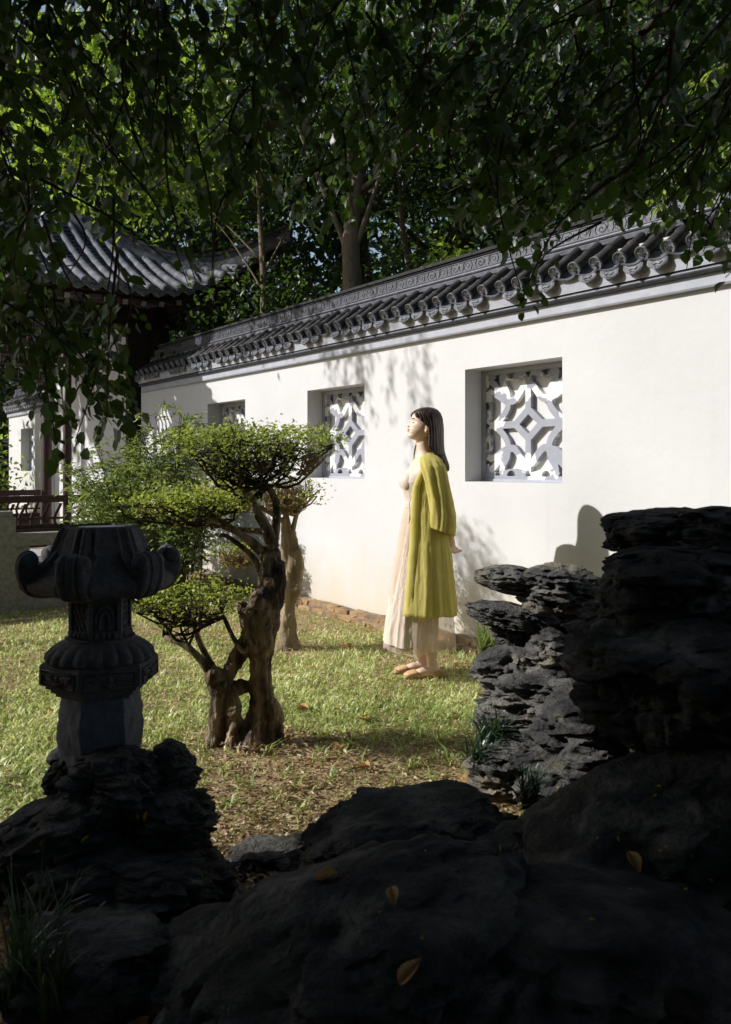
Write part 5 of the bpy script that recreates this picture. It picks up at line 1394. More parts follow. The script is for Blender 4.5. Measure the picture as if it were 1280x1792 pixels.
# ------------------------------------------------------------------ overhanging branches near the camera
ENV = [(-60, 620), (0, 620), (60, 480), (110, 365), (180, 345), (260, 345), (330, 375), (400, 360), (480, 345), (540, 410), (575, 395), (640, 375), (690, 290), (770, 290), (810, 400), (870, 425), (925, 450), (960, 445), (985, 385), (1060, 360), (1120, 390), (1190, 410), (1240, 430), (1340, 440)]
def env(u): return float(np.interp(u, [e[0] for e in ENV], [e[1] for e in ENV]))
def near_tree(label, trunk, group, regions, canopy, seed, leaf_L, individual):
    rd = random.Random(seed)
    T = empty('shade_tree', (trunk[0][0], trunk[0][1], 0)); tag(T, label, 'tree', group)
    mb = MB(); pp = curve_pts(trunk, 4); mb.tube(pp, interp([.20, .16, .13, .10], len(pp)), 14, wob=.2, seed=seed); mb.build('trunk', M_trunk_dark, T, True)
    top = pp[-1]
    leafs = []                                     # (pos, dir, normal, L, W, tone, size on picture)
    tw = MB()
    for (u0, u1, v0, y0, y1, cnt, slant, back, kk) in regions:
        for _ in range(cnt):
            u = rd.uniform(u0, u1); vm = env(u) if v0 < 1000 else v0 - 1000; ve = vm - abs(rd.gauss(0, 1)) * kk * (vm - (v0 if v0 < 1000 else v0 - 1300))
            if v0 < 1000 and ve < v0 - 120: ve = rd.uniform(v0, vm)
            Y = rd.uniform(y0, y1); end = P(u, ve, Y); ln = rd.uniform(.24, .58)
            st = end + Vector(((slant + rd.gauss(0, .35)) * ln, rd.uniform(-.25, .15), ln * rd.uniform(.55, 1.0)))
            mid = st.lerp(end, .5) + Vector((rd.uniform(-.06, .06), rd.uniform(-.05, .05), .05 * ln))
            q = curve_pts([st, mid, end], 5); tw.tube(q, interp([.0045, .0012], len(q)), 4, cap=False)
            tb = rd.gauss(.35, .15)
            m = int(ln / .025); sgn = 1
            for i in range(m):
                t = 1 - (i + rd.random() * .6) / m
                j = min(len(q) - 2, int(t * (len(q) - 1))); p = q[j].lerp(q[j + 1], t * (len(q) - 1) - j)
                ax = (q[j + 1] - q[j]).normalized(); sd = ax.cross(Vector((0, 0, 1)) if abs(ax.z) < .9 else Vector((rd.uniform(-1, 1), rd.uniform(-1, 1), 0))).normalized()
                sd = Matrix.Rotation(rd.uniform(0, 6.28), 3, ax) @ sd; sgn = -sgn
                d = ax * rd.uniform(.2, .8) + sd * sgn * rd.uniform(.5, 1.0) + Vector((0, 0, -rd.uniform(.15, .8)))
                # short side shoot carrying two or three leaves
                for h in range(rd.choice((1, 1, 2, 3))):
                    pz = p + d.normalized() * (.012 + .03 * h) ; dd = d + Vector((rd.gauss(0, .35), rd.gauss(0, .35), rd.gauss(0, .3)))
                    L = leaf_L * rd.choice((rd.uniform(.45, .8), rd.uniform(.75, 1.15), rd.uniform(.9, 1.35)))
                    pu, pv = 640 + FPX * pz.x / pz.y, 813 - FPX * (pz.z - EYE) / pz.y
                    cut = 0.0                       # gaps in the canopy: in front of the pavilion roof, the sunny tree and the coping
                    if 125 < pu < 520 and 385 < pv < 530: cut = .90
                    elif 265 < pu < 560 and pv >= 530: cut = 1.0
                    elif 60 < pu < 160 and 400 < pv < 640: cut = .35
                    elif 70 < pu < 360 and 120 < pv <= 385: cut = .50
                    elif 640 < pu < 800 and pv > 250: cut = .6
                    elif pu > 1120 and 80 < pv < 420: cut = .5
                    elif pu >= 800 and pv > 455 - .27 * (pu - 800) + 8: cut = .55
                    if rd.random() < cut: continue
                    leafs.append((pz, dd, Vector((rd.gauss(-.2, .6), rd.gauss(-.3, .6), 1)), L, L * rd.uniform(.60, .82), (1.0 if rd.random() < .02 else min(1, max(0, tb + rd.gauss(0, .22)))), Y - (.6 if ve > vm - 60 else 0)))
    tw.build('hanging_twigs', M_twig, T)['kind'] = 'stuff'
    leafs.sort(key=lambda x: x[6])
    one = leafs[:individual]; rest = leafs[individual:]
    V, F, _ = leaves(np.zeros((1, 3)), np.array([[1., 0, 0]]), np.array([[0., 0, 1]]), 1.0, .66, 'ovate')
    lm = [np_mesh('leaf', V, F, tone=np.full(len(V), t)) for t in (.1, .25, .4, .6, .85)]
    for m_ in lm: m_.materials.append(L_hang)
    for p, d, nr, L, W, tn, _ in one:
        d = d.normalized(); s = nr.cross(d).normalized(); nn = d.cross(s)
        M = Matrix(((d.x, s.x, nn.x, p.x), (d.y, s.y, nn.y, p.y), (d.z, s.z, nn.z, p.z), (0, 0, 0, 1))) @ Matrix.Diagonal((L, W / .66, L, 1))
        put('leaf', lm[min(4, int(tn * 5))], T, M)
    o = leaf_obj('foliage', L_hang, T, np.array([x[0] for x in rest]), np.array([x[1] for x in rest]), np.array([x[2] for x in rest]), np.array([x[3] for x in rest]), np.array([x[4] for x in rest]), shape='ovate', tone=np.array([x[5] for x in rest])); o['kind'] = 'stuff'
    # limbs from the trunk top to the hanging regions
    lb = MB()
    for pts, rad in canopy['limbs']:
        q = curve_pts([top] + pts, 5); lb.tube(q, interp(rad, len(q)), 8, wob=.15, seed=seed)
    lb.build('limbs', M_trunk_dark, T, True)
    (x0, x1), (y0, y1), (z0, z1), n, L = canopy['box']  # unseen crown over the viewpoint, filled out to block sky light
    m = n // 40; cen = np.stack([rng.uniform(x0, x1, m), rng.uniform(y0, y1, m), rng.uniform(z0, z1, m)], 1); idx = rng.integers(0, m, n)
    pos = cen[idx] + rng.normal(size=(n, 3)) * .22; pos[:, 1] = np.minimum(pos[:, 1], canopy['ymax']); pos[:, 2] = np.maximum(pos[:, 2], z0 - .15)
    d = rand_dirs(n); d[:, 2] -= .4
    o = leaf_obj('crown', L_hang, T, pos, d, rand_dirs(n) * .7 + np.array([-.2, 0, .8]), rng.uniform(.8, 1.2, n) * L, rng.uniform(.5, .65, n) * L, shape='diamond', tone=np.clip(rng.normal(.4, .2, n), 0, 1)); o['kind'] = 'stuff'
near_tree('broad-leaved tree whose dark branches hang in at the upper left', [(-2.6, .2, 0), (-2.55, .3, 1.2), (-2.4, .5, 2.4), (-2.2, .7, 3.4)], 'shade trees over the viewpoint',
          [(-30, 300, 0, 2.2, 3.0, 52, -.20, 0, .55), (-30, 70, 0, 2.1, 2.9, 26, .0, 0, .45), (95, 262, 1790, 2.25, 2.7, 13, -.30, 0, .34), (0, 130, 1720, 2.3, 2.8, 9, -.1, 0, .40), (230, 520, 0, 2.3, 3.1, 46, -.25, 0, .50), (300, 375, 1520, 2.2, 2.6, 5, -.25, 0, .10), (165, 255, 1640, 2.3, 2.7, 5, -.2, 0, .3)],
          dict(limbs=[([Vector((-2.0, 1.6, 3.5)), Vector((-1.5, 2.4, 3.1)), Vector((-1.2, 2.6, 2.5)), Vector((-1.12, 2.6, 2.0))], [.07, .05, .03, .012, .006]), ([Vector((-1.5, 1.4, 3.9)), Vector((-.6, 2.3, 3.6)), Vector((.0, 2.6, 3.3))], [.07, .05, .03, .02]), ([Vector((-3.0, .5, 4.4)), Vector((-3.8, .8, 5.2))], [.08, .05, .03]), ([Vector((-1.6, -.8, 4.6)), Vector((-.6, -1.4, 5.0))], [.08, .05, .03])],
               box=((-4.6, .6), (-3.5, 2.75), (3.25, 6.0), 19000, .17), ymax=2.95), 5, .044, 170)
near_tree('broad-leaved tree whose dark branches hang in at the upper right', [(3.6, 1.2, 0), (3.55, 1.3, 1.2), (3.4, 1.5, 2.5), (3.1, 1.7, 3.6)], 'shade trees over the viewpoint',
          [(480, 800, -40, 2.4, 3.3, 60, .15, 0, .6), (780, 1300, 0, 2.3, 3.3, 125, .45, 0, .6), (800, 1000, 200, 2.3, 3.0, 12, .4, 0, .30), (1080, 1300, 200, 2.3, 3.2, 14, .4, 0, .40), (915, 960, 1525, 2.3, 2.6, 3, .2, 0, .08), (1185, 1290, 1490, 2.3, 2.6, 4, .2, 0, .12)],
          dict(limbs=[([Vector((2.2, 2.3, 3.6)), Vector((1.4, 2.7, 3.1)), Vector((.9, 2.8, 2.7))], [.07, .05, .03, .012]), ([Vector((2.0, 1.8, 4.0)), Vector((.9, 2.4, 3.6)), Vector((.1, 2.7, 3.3))], [.07, .05, .03, .015]), ([Vector((3.0, 0.4, 4.4)), Vector((2.4, -.6, 5.0))], [.08, .05, .03])],
               box=((-.4, 4.4), (-3.5, 3.0), (3.3, 6.0), 17000, .17), ymax=3.3), 6, .046, 130)
# sunlit spray over the right end of the coping
rs = random.Random(4); pos = []; dr = []
T = empty('sunlit_branch', (3.4, 4.6, 0)); tag(T, 'sunlit bright green leafy shrub branch hanging over the coping at the right edge', 'branch')
mb = MB(); st = MB()
st.tube(curve_pts([(3.4, 4.6, 0), (3.2, 4.5, 2.2), (2.6, 4.35, 3.3), (2.1, 4.25, 3.1)], 5), interp([.05, .04, .02, .01], 16), 8); st.build('stem', M_twig, T, True)
for i in range(46):
    e = P(rs.uniform(1120, 1330), rs.triangular(90, 420, 340), rs.uniform(4.05, 4.5)); s0 = e + Vector((rs.uniform(.1, .35), rs.uniform(-.1, .1), rs.uniform(.05, .35)))
    qn = curve_pts([s0, s0.lerp(e, .5) + Vector((0, 0, .03)), e], 4); mb.tube(qn, interp([.004, .0012], 9), 4, cap=False)
    for k in range(13):
        p = qn[rs.randrange(9)]; pos.append(p); dr.append((e - s0).normalized() * .6 + Vector((rs.gauss(0, .6), rs.gauss(0, .6), rs.gauss(-.3, .5))))
mb.build('twigs', M_twig_pale, T)['kind'] = 'stuff'
n = len(pos); leaf_obj('foliage', L_sunny, T, np.array(pos), np.array(dr), rand_dirs(n) * .6 + np.array([-.5, -.2, .7]), rng.uniform(.05, .085, n), rng.uniform(.025, .042, n), shape='ovate', tone=np.clip(rng.normal(.35, .22, n), 0, 1))['kind'] = 'stuff'

# a weeping tree and a slender tree stand left of the picture; their shadows fall on the white wall
def shadow_trees():
    T = empty('weeping_tree', (-7.6, 11.0, 0)); tag(T, 'weeping tree left of the picture whose shadow falls under the eave', 'tree', 'trees left of the picture')
    mb = MB(); pp = curve_pts([(-7.6, 11.0, 0), (-7.5, 10.9, 2), (-7.0, 10.3, 5.2), (-5.4, 8.4, 7.0), (-4.1, 7.2, 5.2)], 4); mb.tube(pp, interp([.12, .10, .07, .02, .006], len(pp)), 10); mb.build('trunk', M_trunk_dark, T, True)
    rd = random.Random(12); pos = []; dr = []; tw = MB()
    for i in range(24):
        p = Vector((rd.uniform(-4.5, -3.75), rd.uniform(6.45, 7.75), 5.0)); ln = rd.uniform(.35, .95) * (1.15 if rd.random() < .4 else .8)
        q = [p + Vector((rd.uniform(-.03, .03), rd.uniform(-.03, .03), -ln * k / 5)) for k in range(6)]; tw.tube(q, .003, 4, cap=False)
        for k in range(int(ln * 32)):
            t = rd.random(); pos.append(p + Vector((rd.gauss(0, .03), rd.gauss(0, .03), -ln * t))); dr.append(Vector((rd.gauss(0, .4), rd.gauss(0, .4), -1)))
    tw.build('twigs', M_twig, T)['kind'] = 'stuff'
    n = len(pos); leaf_obj('foliage', L_wood, T, np.array(pos), np.array(dr), rand_dirs(n), rng.uniform(.06, .10, n), rng.uniform(.014, .024, n), shape='diamond', tone=rng.random(n))['kind'] = 'stuff'
    T = empty('slender_tree', (-3.55, 6.15, 0)); tag(T, 'slender young tree left of the picture whose shadow falls behind the woman', 'tree', 'trees left of the picture')
    mb = MB(); pp = curve_pts([(-3.55, 6.15, 0), (-3.52, 6.16, 1.2), (-3.5, 6.13, 2.4), (-3.52, 6.15, 3.3)], 5); mb.tube(pp, interp([.03, .022, .016, .006], len(pp)), 8); mb.build('trunk', M_bark, T, True)
    c, r = Vector((-3.52, 6.12, 3.18)), (.30, .30, .40)
    tw = MB(); tips = crown_twigs(tw, [Vector((-3.5, 6.13, 2.75)), Vector((-3.51, 6.14, 2.9))], c, r, 14, 5, 3, r0=.006, seed=9); tw.build('twigs', M_twig, T)['kind'] = 'stuff'
    n = 520; v = unit(rng.normal(size=(n, 3))) * (rng.random((n, 1)) ** .45); leaf_obj('crown', L_wood, T, np.array(c) + v * np.array(r), rand_dirs(n), rand_dirs(n), rng.uniform(.035, .06, n), rng.uniform(.018, .03, n), shape='diamond', tone=rng.random(n))['kind'] = 'stuff'
shadow_trees()

# unseen tall hedge added behind the viewpoint to block the sky there
def hedge():
    T = empty('sky_block_hedge', (.5, -4.4, 0)); tag(T, 'unseen tall evergreen hedge added behind the viewpoint to block sky light', 'hedge')
    mb = MB()
    for i in range(16): mb.tube([(-6 + i * .85, -4.4, 0), (-6 + i * .85 + .05, -4.4, 2), (-6 + i * .85, -4.35, 4.2)], [.05, .04, .015], 6)
    mb.build('stems', M_trunk_dark, T)['kind'] = 'stuff'
    n = 16000; pos = np.stack([rng.uniform(-6.5, 7.5, n), rng.uniform(-4.9, -3.9, n), rng.uniform(0.05, 5.2, n)], 1)
    leaf_obj('foliage', L_hang, T, pos, rand_dirs(n), rand_dirs(n) + np.array([0, .6, .4]), rng.uniform(.14, .24, n), rng.uniform(.09, .15, n), shape='diamond', tone=rng.random(n))['kind'] = 'stuff'
hedge()

# ================================================================== THE WOMAN
M_skin = material('skin', [(.3, (.72, .51, .385)), (.7, (.78, .56, .43))], scale=8, rough=.5, spec=.35, bump=.05, bscale=120, bdist=.001)
M_lip = material('coral_lip', [(.3, (.60, .13, .08)), (.7, (.66, .17, .11))], scale=30, rough=.4)
M_lash = material('dark_lash', [(.3, (.02, .013, .010)), (.7, (.04, .026, .02))], scale=30, rough=.7)
M_hair = material('dark_brown_hair', [(.3, (.014, .009, .007)), (.5, (.045, .027, .019)), (.75, (.14, .082, .052))], scale=3.2, rough=.36, spec=.5, stretch=(16, 16, .7), bump=.5, bscale=5, bdist=.006)
M_linen = material('green_linen', [(.3, (.66, .59, .17)), (.7, (.80, .72, .27))], scale=7, rough=.85, spec=.15, bump=.5, bscale=34, bdist=.008, transl=.45, tcol=(.92, .84, .26))
M_cream = material('cream_cotton', [(.3, (.70, .585, .485)), (.7, (.78, .665, .565))], scale=6, rough=.9, spec=.1, bump=.35, bscale=26, stretch=(2, 2, .5), bdist=.006, transl=.18, tcol=(.8, .66, .5))
M_sheer = material('sheer_cream_tulle', [(.3, (.72, .60, .48)), (.7, (.78, .66, .54))], scale=6, rough=.9, spec=.1, transl=.35, alpha=.42)
M_shoe = material('beige_leather', [(.3, (.50, .31, .16)), (.7, (.58, .37, .20))], scale=12, rough=.5, spec=.4)

PX_ = 5.2 / FPX
WROOT = P(742, 813 + EYE * FPX / 5.2, 5.2)
def woman():
    T = empty('person', (WROOT.x, WROOT.y, 0)); tag(T, 'woman in open green robe and cream dress, eyes closed, hands behind her back', 'person')
    yaw = R(5)                       # turned a touch towards the camera
    cy_, sy_ = math.cos(yaw), math.sin(yaw)
    def Wp(f, l, z):
        """body coordinates (forward, left, up) -> world; she faces -x, her left side is towards the camera"""
        f2, l2 = f * cy_ - l * sy_, f * sy_ + l * cy_
        return Vector((WROOT.x - f2, WROOT.y - l2, z + .008))
    tilt = R(17); HC = (-.004, 1.432)  # head pivot (chin-level axis point)
    def Hd(f, l, z):
        """head coordinates (z from chin) -> body: tilted back"""
        f2 = f * math.cos(tilt) - (z - .05) * math.sin(tilt); z2 = f * math.sin(tilt) + (z - .05) * math.cos(tilt) + .05
        return Wp(HC[0] + f2 + .012, l, HC[1] - .012 + z2)
    zs_ = np.array([0, .012, .028, .038, .046, .053, .062, .072, .085, .098, .108, .120, .140, .160, .180, .196, .205])
    base = np.array([.066, .084, .080, .087, .084, .089, .084, .084, .085, .083, .084, .091, .092, .084, .065, .036, .004])
    nose = np.array([0, .002, 0, .001, 0, .002, .004, .023, .020, .012, .006, .001, 0, 0, 0, 0, 0])
    back = np.array([.012, -.012, -.035, -.048, -.056, -.064, -.072, -.080, -.089, -.095, -.098, -.100, -.100, -.092, -.074, -.044, -.004])
    wid = np.array([.022, .036, .047, .053, .057, .060, .063, .066, .068, .070, .071, .073, .073, .069, .056, .032, .004])
    mb = MB(); rings = []
    for z in np.linspace(0, .205, 62):
        b = np.interp(z, zs_, base); nn = np.interp(z, zs_, nose); bk = np.interp(z, zs_, back); w = np.interp(z, zs_, wid); r = []
        fc = (b + bk) / 2; D = (b - bk) / 2
        for i in range(72):
            a = 2 * math.pi * i / 72; c, s = math.cos(a), math.sin(a)
            ex = 2 / 2.35; f = fc + D * math.copysign(abs(c) ** ex, c); l = w * math.copysign(abs(s) ** ex, s)
            if c > 0:
                nw = .0085 + .006 * math.exp(-((z - .068) / .010) ** 2)
                f += nn * math.exp(-(l / nw) ** 2)
                f -= .009 * (math.exp(-((abs(l) - .032) / .014) ** 2 - ((z - .102) / .010) ** 2))
                f += .0035 * (math.exp(-((abs(l) - .032) / .011) ** 2 - ((z - .100) / .006) ** 2))
                f += .004 * math.exp(-((abs(l) - .036) / .018) ** 2 - ((z - .075) / .018) ** 2)
            r.append(Hd(f, l, z))
        rings.append(r)
    mb.loft(rings)
    for sg in (-1, 1):               # ears
        M = Matrix.Rotation(R(12), 3, 'Y')
        mb.sphere(Hd(-.012, sg * .071, .085), (.014, .007, .026), 10, 8)
        mb.sphere(Hd(-.008, sg * .071, .066), (.009, .006, .011), 8, 6)
    def ellring(f, l, z, D, W, n=28, ex=1.0):
        return [Wp(f + D * math.cos(2 * math.pi * i / n), l + W * math.sin(2 * math.pi * i / n), z) for i in range(n)]
    mb.loft([ellring(f, 0, z, D, W) for z, f, D, W in ((1.470, -.012, .040, .044), (1.435, -.004, .048, .049), (1.40, -.002, .047, .047), (1.365, -.006, .048, .050), (1.335, -.012, .056, .066), (1.315, -.016, .066, .095))])
    mb.loft([ellring(f, 0, z, D, W) for z, f, D, W in ((1.335, -.012, .045, .055), (1.318, -.012, .062, .105), (1.295, -.008, .078, .150), (1.26, .002, .090, .168), (1.22, .014, .100, .160), (1.18, .024, .106, .150), (1.14, .018, .098, .140), (1.09, .010, .090, .126), (1.05, .006, .088, .122), (.98, -.005, .098, .145), (.90, -.012, .108, .165), (.84, -.012, .105, .168), (.80, -.01, .09, .15))])
    for sg in (-1, 1): mb.sphere(Wp(.085, sg * .062, 1.178), (.052, .052, .055), 14, 10)
    # legs and feet; her near (left) foot a little behind the far one
    for sg, df in ((1, -.010), (-1, .032)):
        L = [(.86, -.012, .085, .095, .086), (.70, -.01, .080, .083, .076), (.55, -.005, .074, .066, .062), (.45, -.004, .070, .056, .052), (.36, -.016, .068, .054, .050), (.28, -.022, .066, .049, .045), (.18, -.026, .064, .037, .034), (.10, -.030, .062, .031, .028), (.065, -.034, .062, .034, .030), (.04, -.034, .062, .038, .031)]
        mb.loft([[Wp(f + df * (1 if z < .5 else .4) + D * math.cos(a), sg * l + W * math.sin(a), z) for a in [2 * math.pi * i / 20 for i in range(20)]] for z, f, l, D, W in L])
        S_ = [(-.095, .012, .020, .024), (-.075, .012, .029, .050), (-.03, .010, .031, .060), (.02, .010, .032, .054), (.06, .010, .035, .038), (.10, .010, .036, .026), (.125, .010, .028, .019), (.14, .012, .012, .012)]
        mb.loft([[Wp(f + df, sg * .062 + w * math.cos(a), max(.010, .010 + h / 2 + h / 2 * math.sin(a))) for a in [2 * math.pi * i / 16 for i in range(16)]] for f, z, w, h in S_])
    # arms drawn back, hands joined low behind the back
    for sg in (1, -1):
        pts = [(-.010, .118, 1.262), (-.035, .158, 1.232), (-.070, .184, 1.13), (-.105, .190, 1.02), (-.132, .160, .945), (-.150, .105, .880), (-.152, .075, .852)]
        rad = [.042, .045, .041, .038, .036, .028, .024]
        pp = curve_pts([Wp(f, sg * l, z) for f, l, z in pts], 4); mb.tube(pp, interp(rad, len(pp)), 14)
        # palm: flattened block from the wrist, then four fingers and a thumb
        hx = 0.0 if sg > 0 else .014
        def hp(f, l, z): return Wp(f - hx, sg * l, z)
        mb.tube([hp(-.151, .076, .855), hp(-.154, .060, .832), hp(-.157, .046, .806), hp(-.158, .038, .790)], [.021, .024, .025, .018], 12)
        mb.tube([hp(-.160, .070, .836), hp(-.168, .052, .808), hp(-.170, .042, .792)], [.016, .018, .014], 10)
        for q, (fo, lo, ln) in enumerate(((-.147, .056, .050), (-.158, .048, .058), (-.169, .041, .054), (-.178, .034, .044))):
            a0 = (fo, lo, .796 + .004 * abs(q - 1)); bend = .012 + .006 * q
            mb.tube(curve_pts([hp(*a0), hp(fo - .004, lo - .012, .796 - ln * .42), hp(fo - .010 - bend * .4, lo - .026, .796 - ln * .80), hp(fo - .014 - bend, lo - .036, .796 - ln * .98)], 3), interp([.0088, .0083, .0076, .0062], 10), 8)
        mb.tube(curve_pts([hp(-.142, .070, .838), hp(-.136, .052, .818), hp(-.140, .036, .798), hp(-.146, .024, .786)], 3), interp([.012, .0105, .009, .007], 10), 8)
    me = remeshed(mb.mesh('body'), .0046, 1)
    body = link('body', me, M_skin); place(body, T)
    def part(name, mb_, mat, smooth=True, par=None):
        o = link(name, mb_.mesh(name, smooth), mat)
        if par is None: place(o, T)
        else: sub(o, par)
        return o
    # lips, closed eyes, brows
    m = MB()
    m.tube([Hd(f, l, z) for f, l, z in ((.078, -.022, .0465), (.088, -.012, .0495), (.0925, 0, .0505), (.088, .012, .0495), (.078, .022, .0465))], [.0012, .0036, .0042, .0036, .0012], 8)
    m.tube([Hd(f, l, z) for f, l, z in ((.078, -.020, .0455), (.086, -.011, .0415), (.0895, 0, .0405), (.086, .011, .0415), (.078, .020, .0455))], [.0012, .0036, .0046, .0036, .0012], 8)
    part('lips', m, M_lip)
    for sg in (-1, 1):
        m = MB(); m.tube([Hd(f, sg * l, z) for f, l, z in ((.0815, .018, .0975), (.0825, .026, .0945), (.0800, .034, .0945), (.0735, .043, .0985))], [.0010, .0019, .0021, .0012], 6); part('closed_eye', m, M_lash)
        m = MB(); m.tube([Hd(f, sg * l, z) for f, l, z in ((.0895, .014, .1165), (.0885, .026, .1205), (.0840, .036, .1215), (.0740, .048, .1175))], [.0018, .0022, .0019, .0008], 6); part('eyebrow', m, M_lash)
        m = MB(); m.sphere(Hd(.0965, sg * .0075, .0655), (.0032, .0032, .0022), 8, 6); part('nostril_shade', m, M_lash)  # dark dots stand in for the shade inside the nose openings
    # hair ------------------------------------------------------------------------
    def Zv(v): return (813 + EYE * FPX / 5.2 - v) * PX_
    rows = [  # v, front edge f, back f, half width
        (718.0, -.018, -.030, .010), (719.0, .012, -.055, .034), (722, .040, -.076, .054), (727, .066, -.091, .068), (732, .058, -.099, .076), (738, .034, -.104, .081), (746, .004, -.107, .083), (755, -.018, -.109, .084), (765, -.022, -.110, .084), (775, -.020, -.110, .084), (784, -.020, -.111, .086), (792, -.034, -.114, .092), (800, -.066, -.122, .092), (808, -.092, -.132, .086), (816, -.112, -.142, .076), (823, -.122, -.146, .060)]
    n = 97; rr = []; rin = []
    for k in np.linspace(0, len(rows) - 1, 70):
        i = min(len(rows) - 2, int(k)); t = k - i
        v, fe, fb, w = [a + (b - a) * t for a, b in zip(rows[i], rows[i + 1])]
        D = (fe - fb) * .5 + .0001
        full = max(.034 if v < 727 else .06, D)         # ellipse depth; opening leaves the face free
        if v < 727: fc = (fe + fb) / 2; dd = D; a0 = .0
        else:
            dd = max(D, .098) if v < 800 else max(D, .06); fc = fb + dd
            a0 = math.acos(max(-1, min(1, (fe - fc) / dd)))
        ring = []
        for j in range(n):
            a = a0 + (2 * math.pi - 2 * a0) * j / (n - 1)
            st = .0022 * math.sin(a * 31 + 2.2 * noise.noise(Vector((a * 2, v * .02, 0)))) + .0026 * noise.noise(Vector((a * 9, v * .012, 4)))
            rg = 1 + st / .09
            z = Zv(v) + (.022 * noise.noise(Vector((a * 16, 0, 8))) if v > 795 else 0) * min(1, (v - 795) / 20)
            # crown parting: pull slightly down in the middle line
            ring.append(Wp(fc + dd * math.cos(a) * rg, w * math.sin(a) * rg, z))
        rr.append(ring)
    m = MB(); m.loft(rr, closed=False)
    hair = part('hair', m, M_hair)
    sol = hair.modifiers.new('thickness', 'SOLIDIFY'); sol.thickness = .012; sol.offset = -1
    # loose strands along the lengths and over the ear, and one falling in front of the far shoulder
    m = MB(); rd = random.Random(3)
    for i in range(170):
        sg = 1 if rd.random() < .8 else -1; a = rd.uniform(1.55, 3.1)
        pts = []
        for v in (733 + rd.uniform(-6, 8), 752, 772, 790, 803 + rd.uniform(0, 4), 810 + rd.uniform(0, 20)):
            row = [np.interp(v, [r[0] for r in rows], [r[q] for r in rows]) for q in (1, 2, 3)]
            dd = .098 if v < 795 else np.interp(v, [795, 823], [.098, .05]); fc = row[1] + dd
            al = max(a, math.acos(max(-1, min(1, (row[0] - fc) / dd)))) + .05 * noise.noise(Vector((i, v * .02, 0)))
            pts.append(Wp(fc + dd * math.cos(al) * 1.02, sg * (row[2] + .0025) * math.sin(al), Zv(v)))
        q = curve_pts(pts, 4); m.tube(q, interp([.0012, .0022, .0020, .0008], len(q)), 4, cap=False)
    q = curve_pts([Wp(.0, -.082, Zv(760)), Wp(.035, -.078, Zv(780)), Wp(.048, -.07, Zv(796)), Wp(.05, -.066, Zv(806))], 4); m.tube(q, interp([.004, .006, .005, .001], len(q)), 6)
    o = part('loose_strands', m, M_hair, par=hair); o['kind'] = 'stuff'
    # dress ----------------------------------------------------------------------
    def cloth(name, rows_, mat, a_open=None, n=200, folds=0, seed=0, par=None, thick=.0, ragged=0.0, phase=0.0, opn=None):
        """rows_: (z, f centre, depth, width, fold amplitude); open in front when a_open gives the half angle"""
        m = MB(); rings_ = []; K = 80
        zz = np.array([r[0] for r in rows_])
        for k in range(K):
            t = k / (K - 1) * (len(rows_) - 1); i = min(len(rows_) - 2, int(t)); u = t - i
            z, fc, D, W, A = [a + (b - a) * u for a, b in zip(rows_[i], rows_[i + 1])]
            a0 = 0 if opn is None else np.interp(-z, [-p[0] for p in opn], [p[1] for p in opn])
            ring = []
            for j in range(n):
                a = a0 + (2 * math.pi - 2 * a0) * j / ((n - 1) if opn is not None else n)
                ca, sa = math.cos(a), math.sin(a)
                def rdg(x, y, w): return .55 - 1.9 * abs(noise.noise(Vector((x, y, w))))
                fd = A * (.85 * rdg(ca * 1.9 + phase, sa * 1.9, z * .45 + seed) + .36 * rdg(ca * folds * .5, sa * folds * .5 + phase, z * .55 + seed * 2) + .12 * rdg(ca * folds * 1.1, sa * folds * 1.1, z * 1.3 + seed * 3))
                wr = (.0024 * rdg(ca * 8 + z * 5, sa * 8, z * 9 + seed) + .0018 * rdg(ca * 15, sa * 15 + z * 4, z * 17 + seed)) if A > .002 else 0
                zz_ = z + (ragged * noise.noise(Vector((math.cos(a) * 2, math.sin(a) * 2, seed))) * max(0, 1 - (K - 1 - k) / 8))
                DD = D if (opn is None or math.cos(a) < 0) else dfront(z, fc, a0)
                ring.append(Wp(fc + (DD + fd + wr) * math.cos(a), (W + fd + wr) * math.sin(a), zz_))
            rings_.append(ring)
        m.loft(rings_, closed=opn is None, cap=False)
        o = part(name, m, mat, par=par)
        if thick:
            s = o.modifiers.new('thickness', 'SOLIDIFY'); s.thickness = thick; s.offset = 0
        return o
    bod = cloth('bodice', [(1.228, .012, .105, .160, .001), (1.20, .022, .114, .158, .002), (1.178, .031, .1115, .156, .002), (1.15, .026, .109, .150, .003), (1.115, .020, .100, .138, .004), (1.075, .014, .096, .130, .003), (1.045, .012, .096, .128, .002)], M_cream, folds=18, seed=3, thick=.003)
    m = MB()
    for sg in (-1, 1): m.sphere(Wp(.091, sg * .060, 1.177), (.055, .058, .057), 20, 14)
    part('cups', m, M_cream, par=bod)
    band = cloth('waistband', [(1.058, .012, .099, .131, 0), (1.052, .012, .102, .134, 0), (1.028, .012, .102, .134, 0), (1.020, .012, .099, .131, 0)], M_cream, folds=0, seed=1, par=bod, thick=.003)
    cloth('skirt', [(1.022, .012, .100, .132, .002), (.95, .020, .108, .142, .006), (.85, .032, .112, .140, .009), (.70, .050, .120, .144, .012), (.50, .072, .132, .150, .014), (.32, .090, .142, .162, .016), (.205, .096, .150, .178, .020)], M_cream, folds=5, seed=7, ragged=.02, phase=.6)
    cloth('sheer_overskirt', [(1.024, .012, .104, .136, .002), (.95, .014, .118, .145, .006), (.85, .016, .134, .150, .008), (.70, .020, .156, .156, .010), (.50, .024, .180, .164, .013), (.32, .026, .200, .178, .020), (.165, .027, .214, .190, .020)], M_sheer, folds=4, seed=11, ragged=.03, phase=1.4)
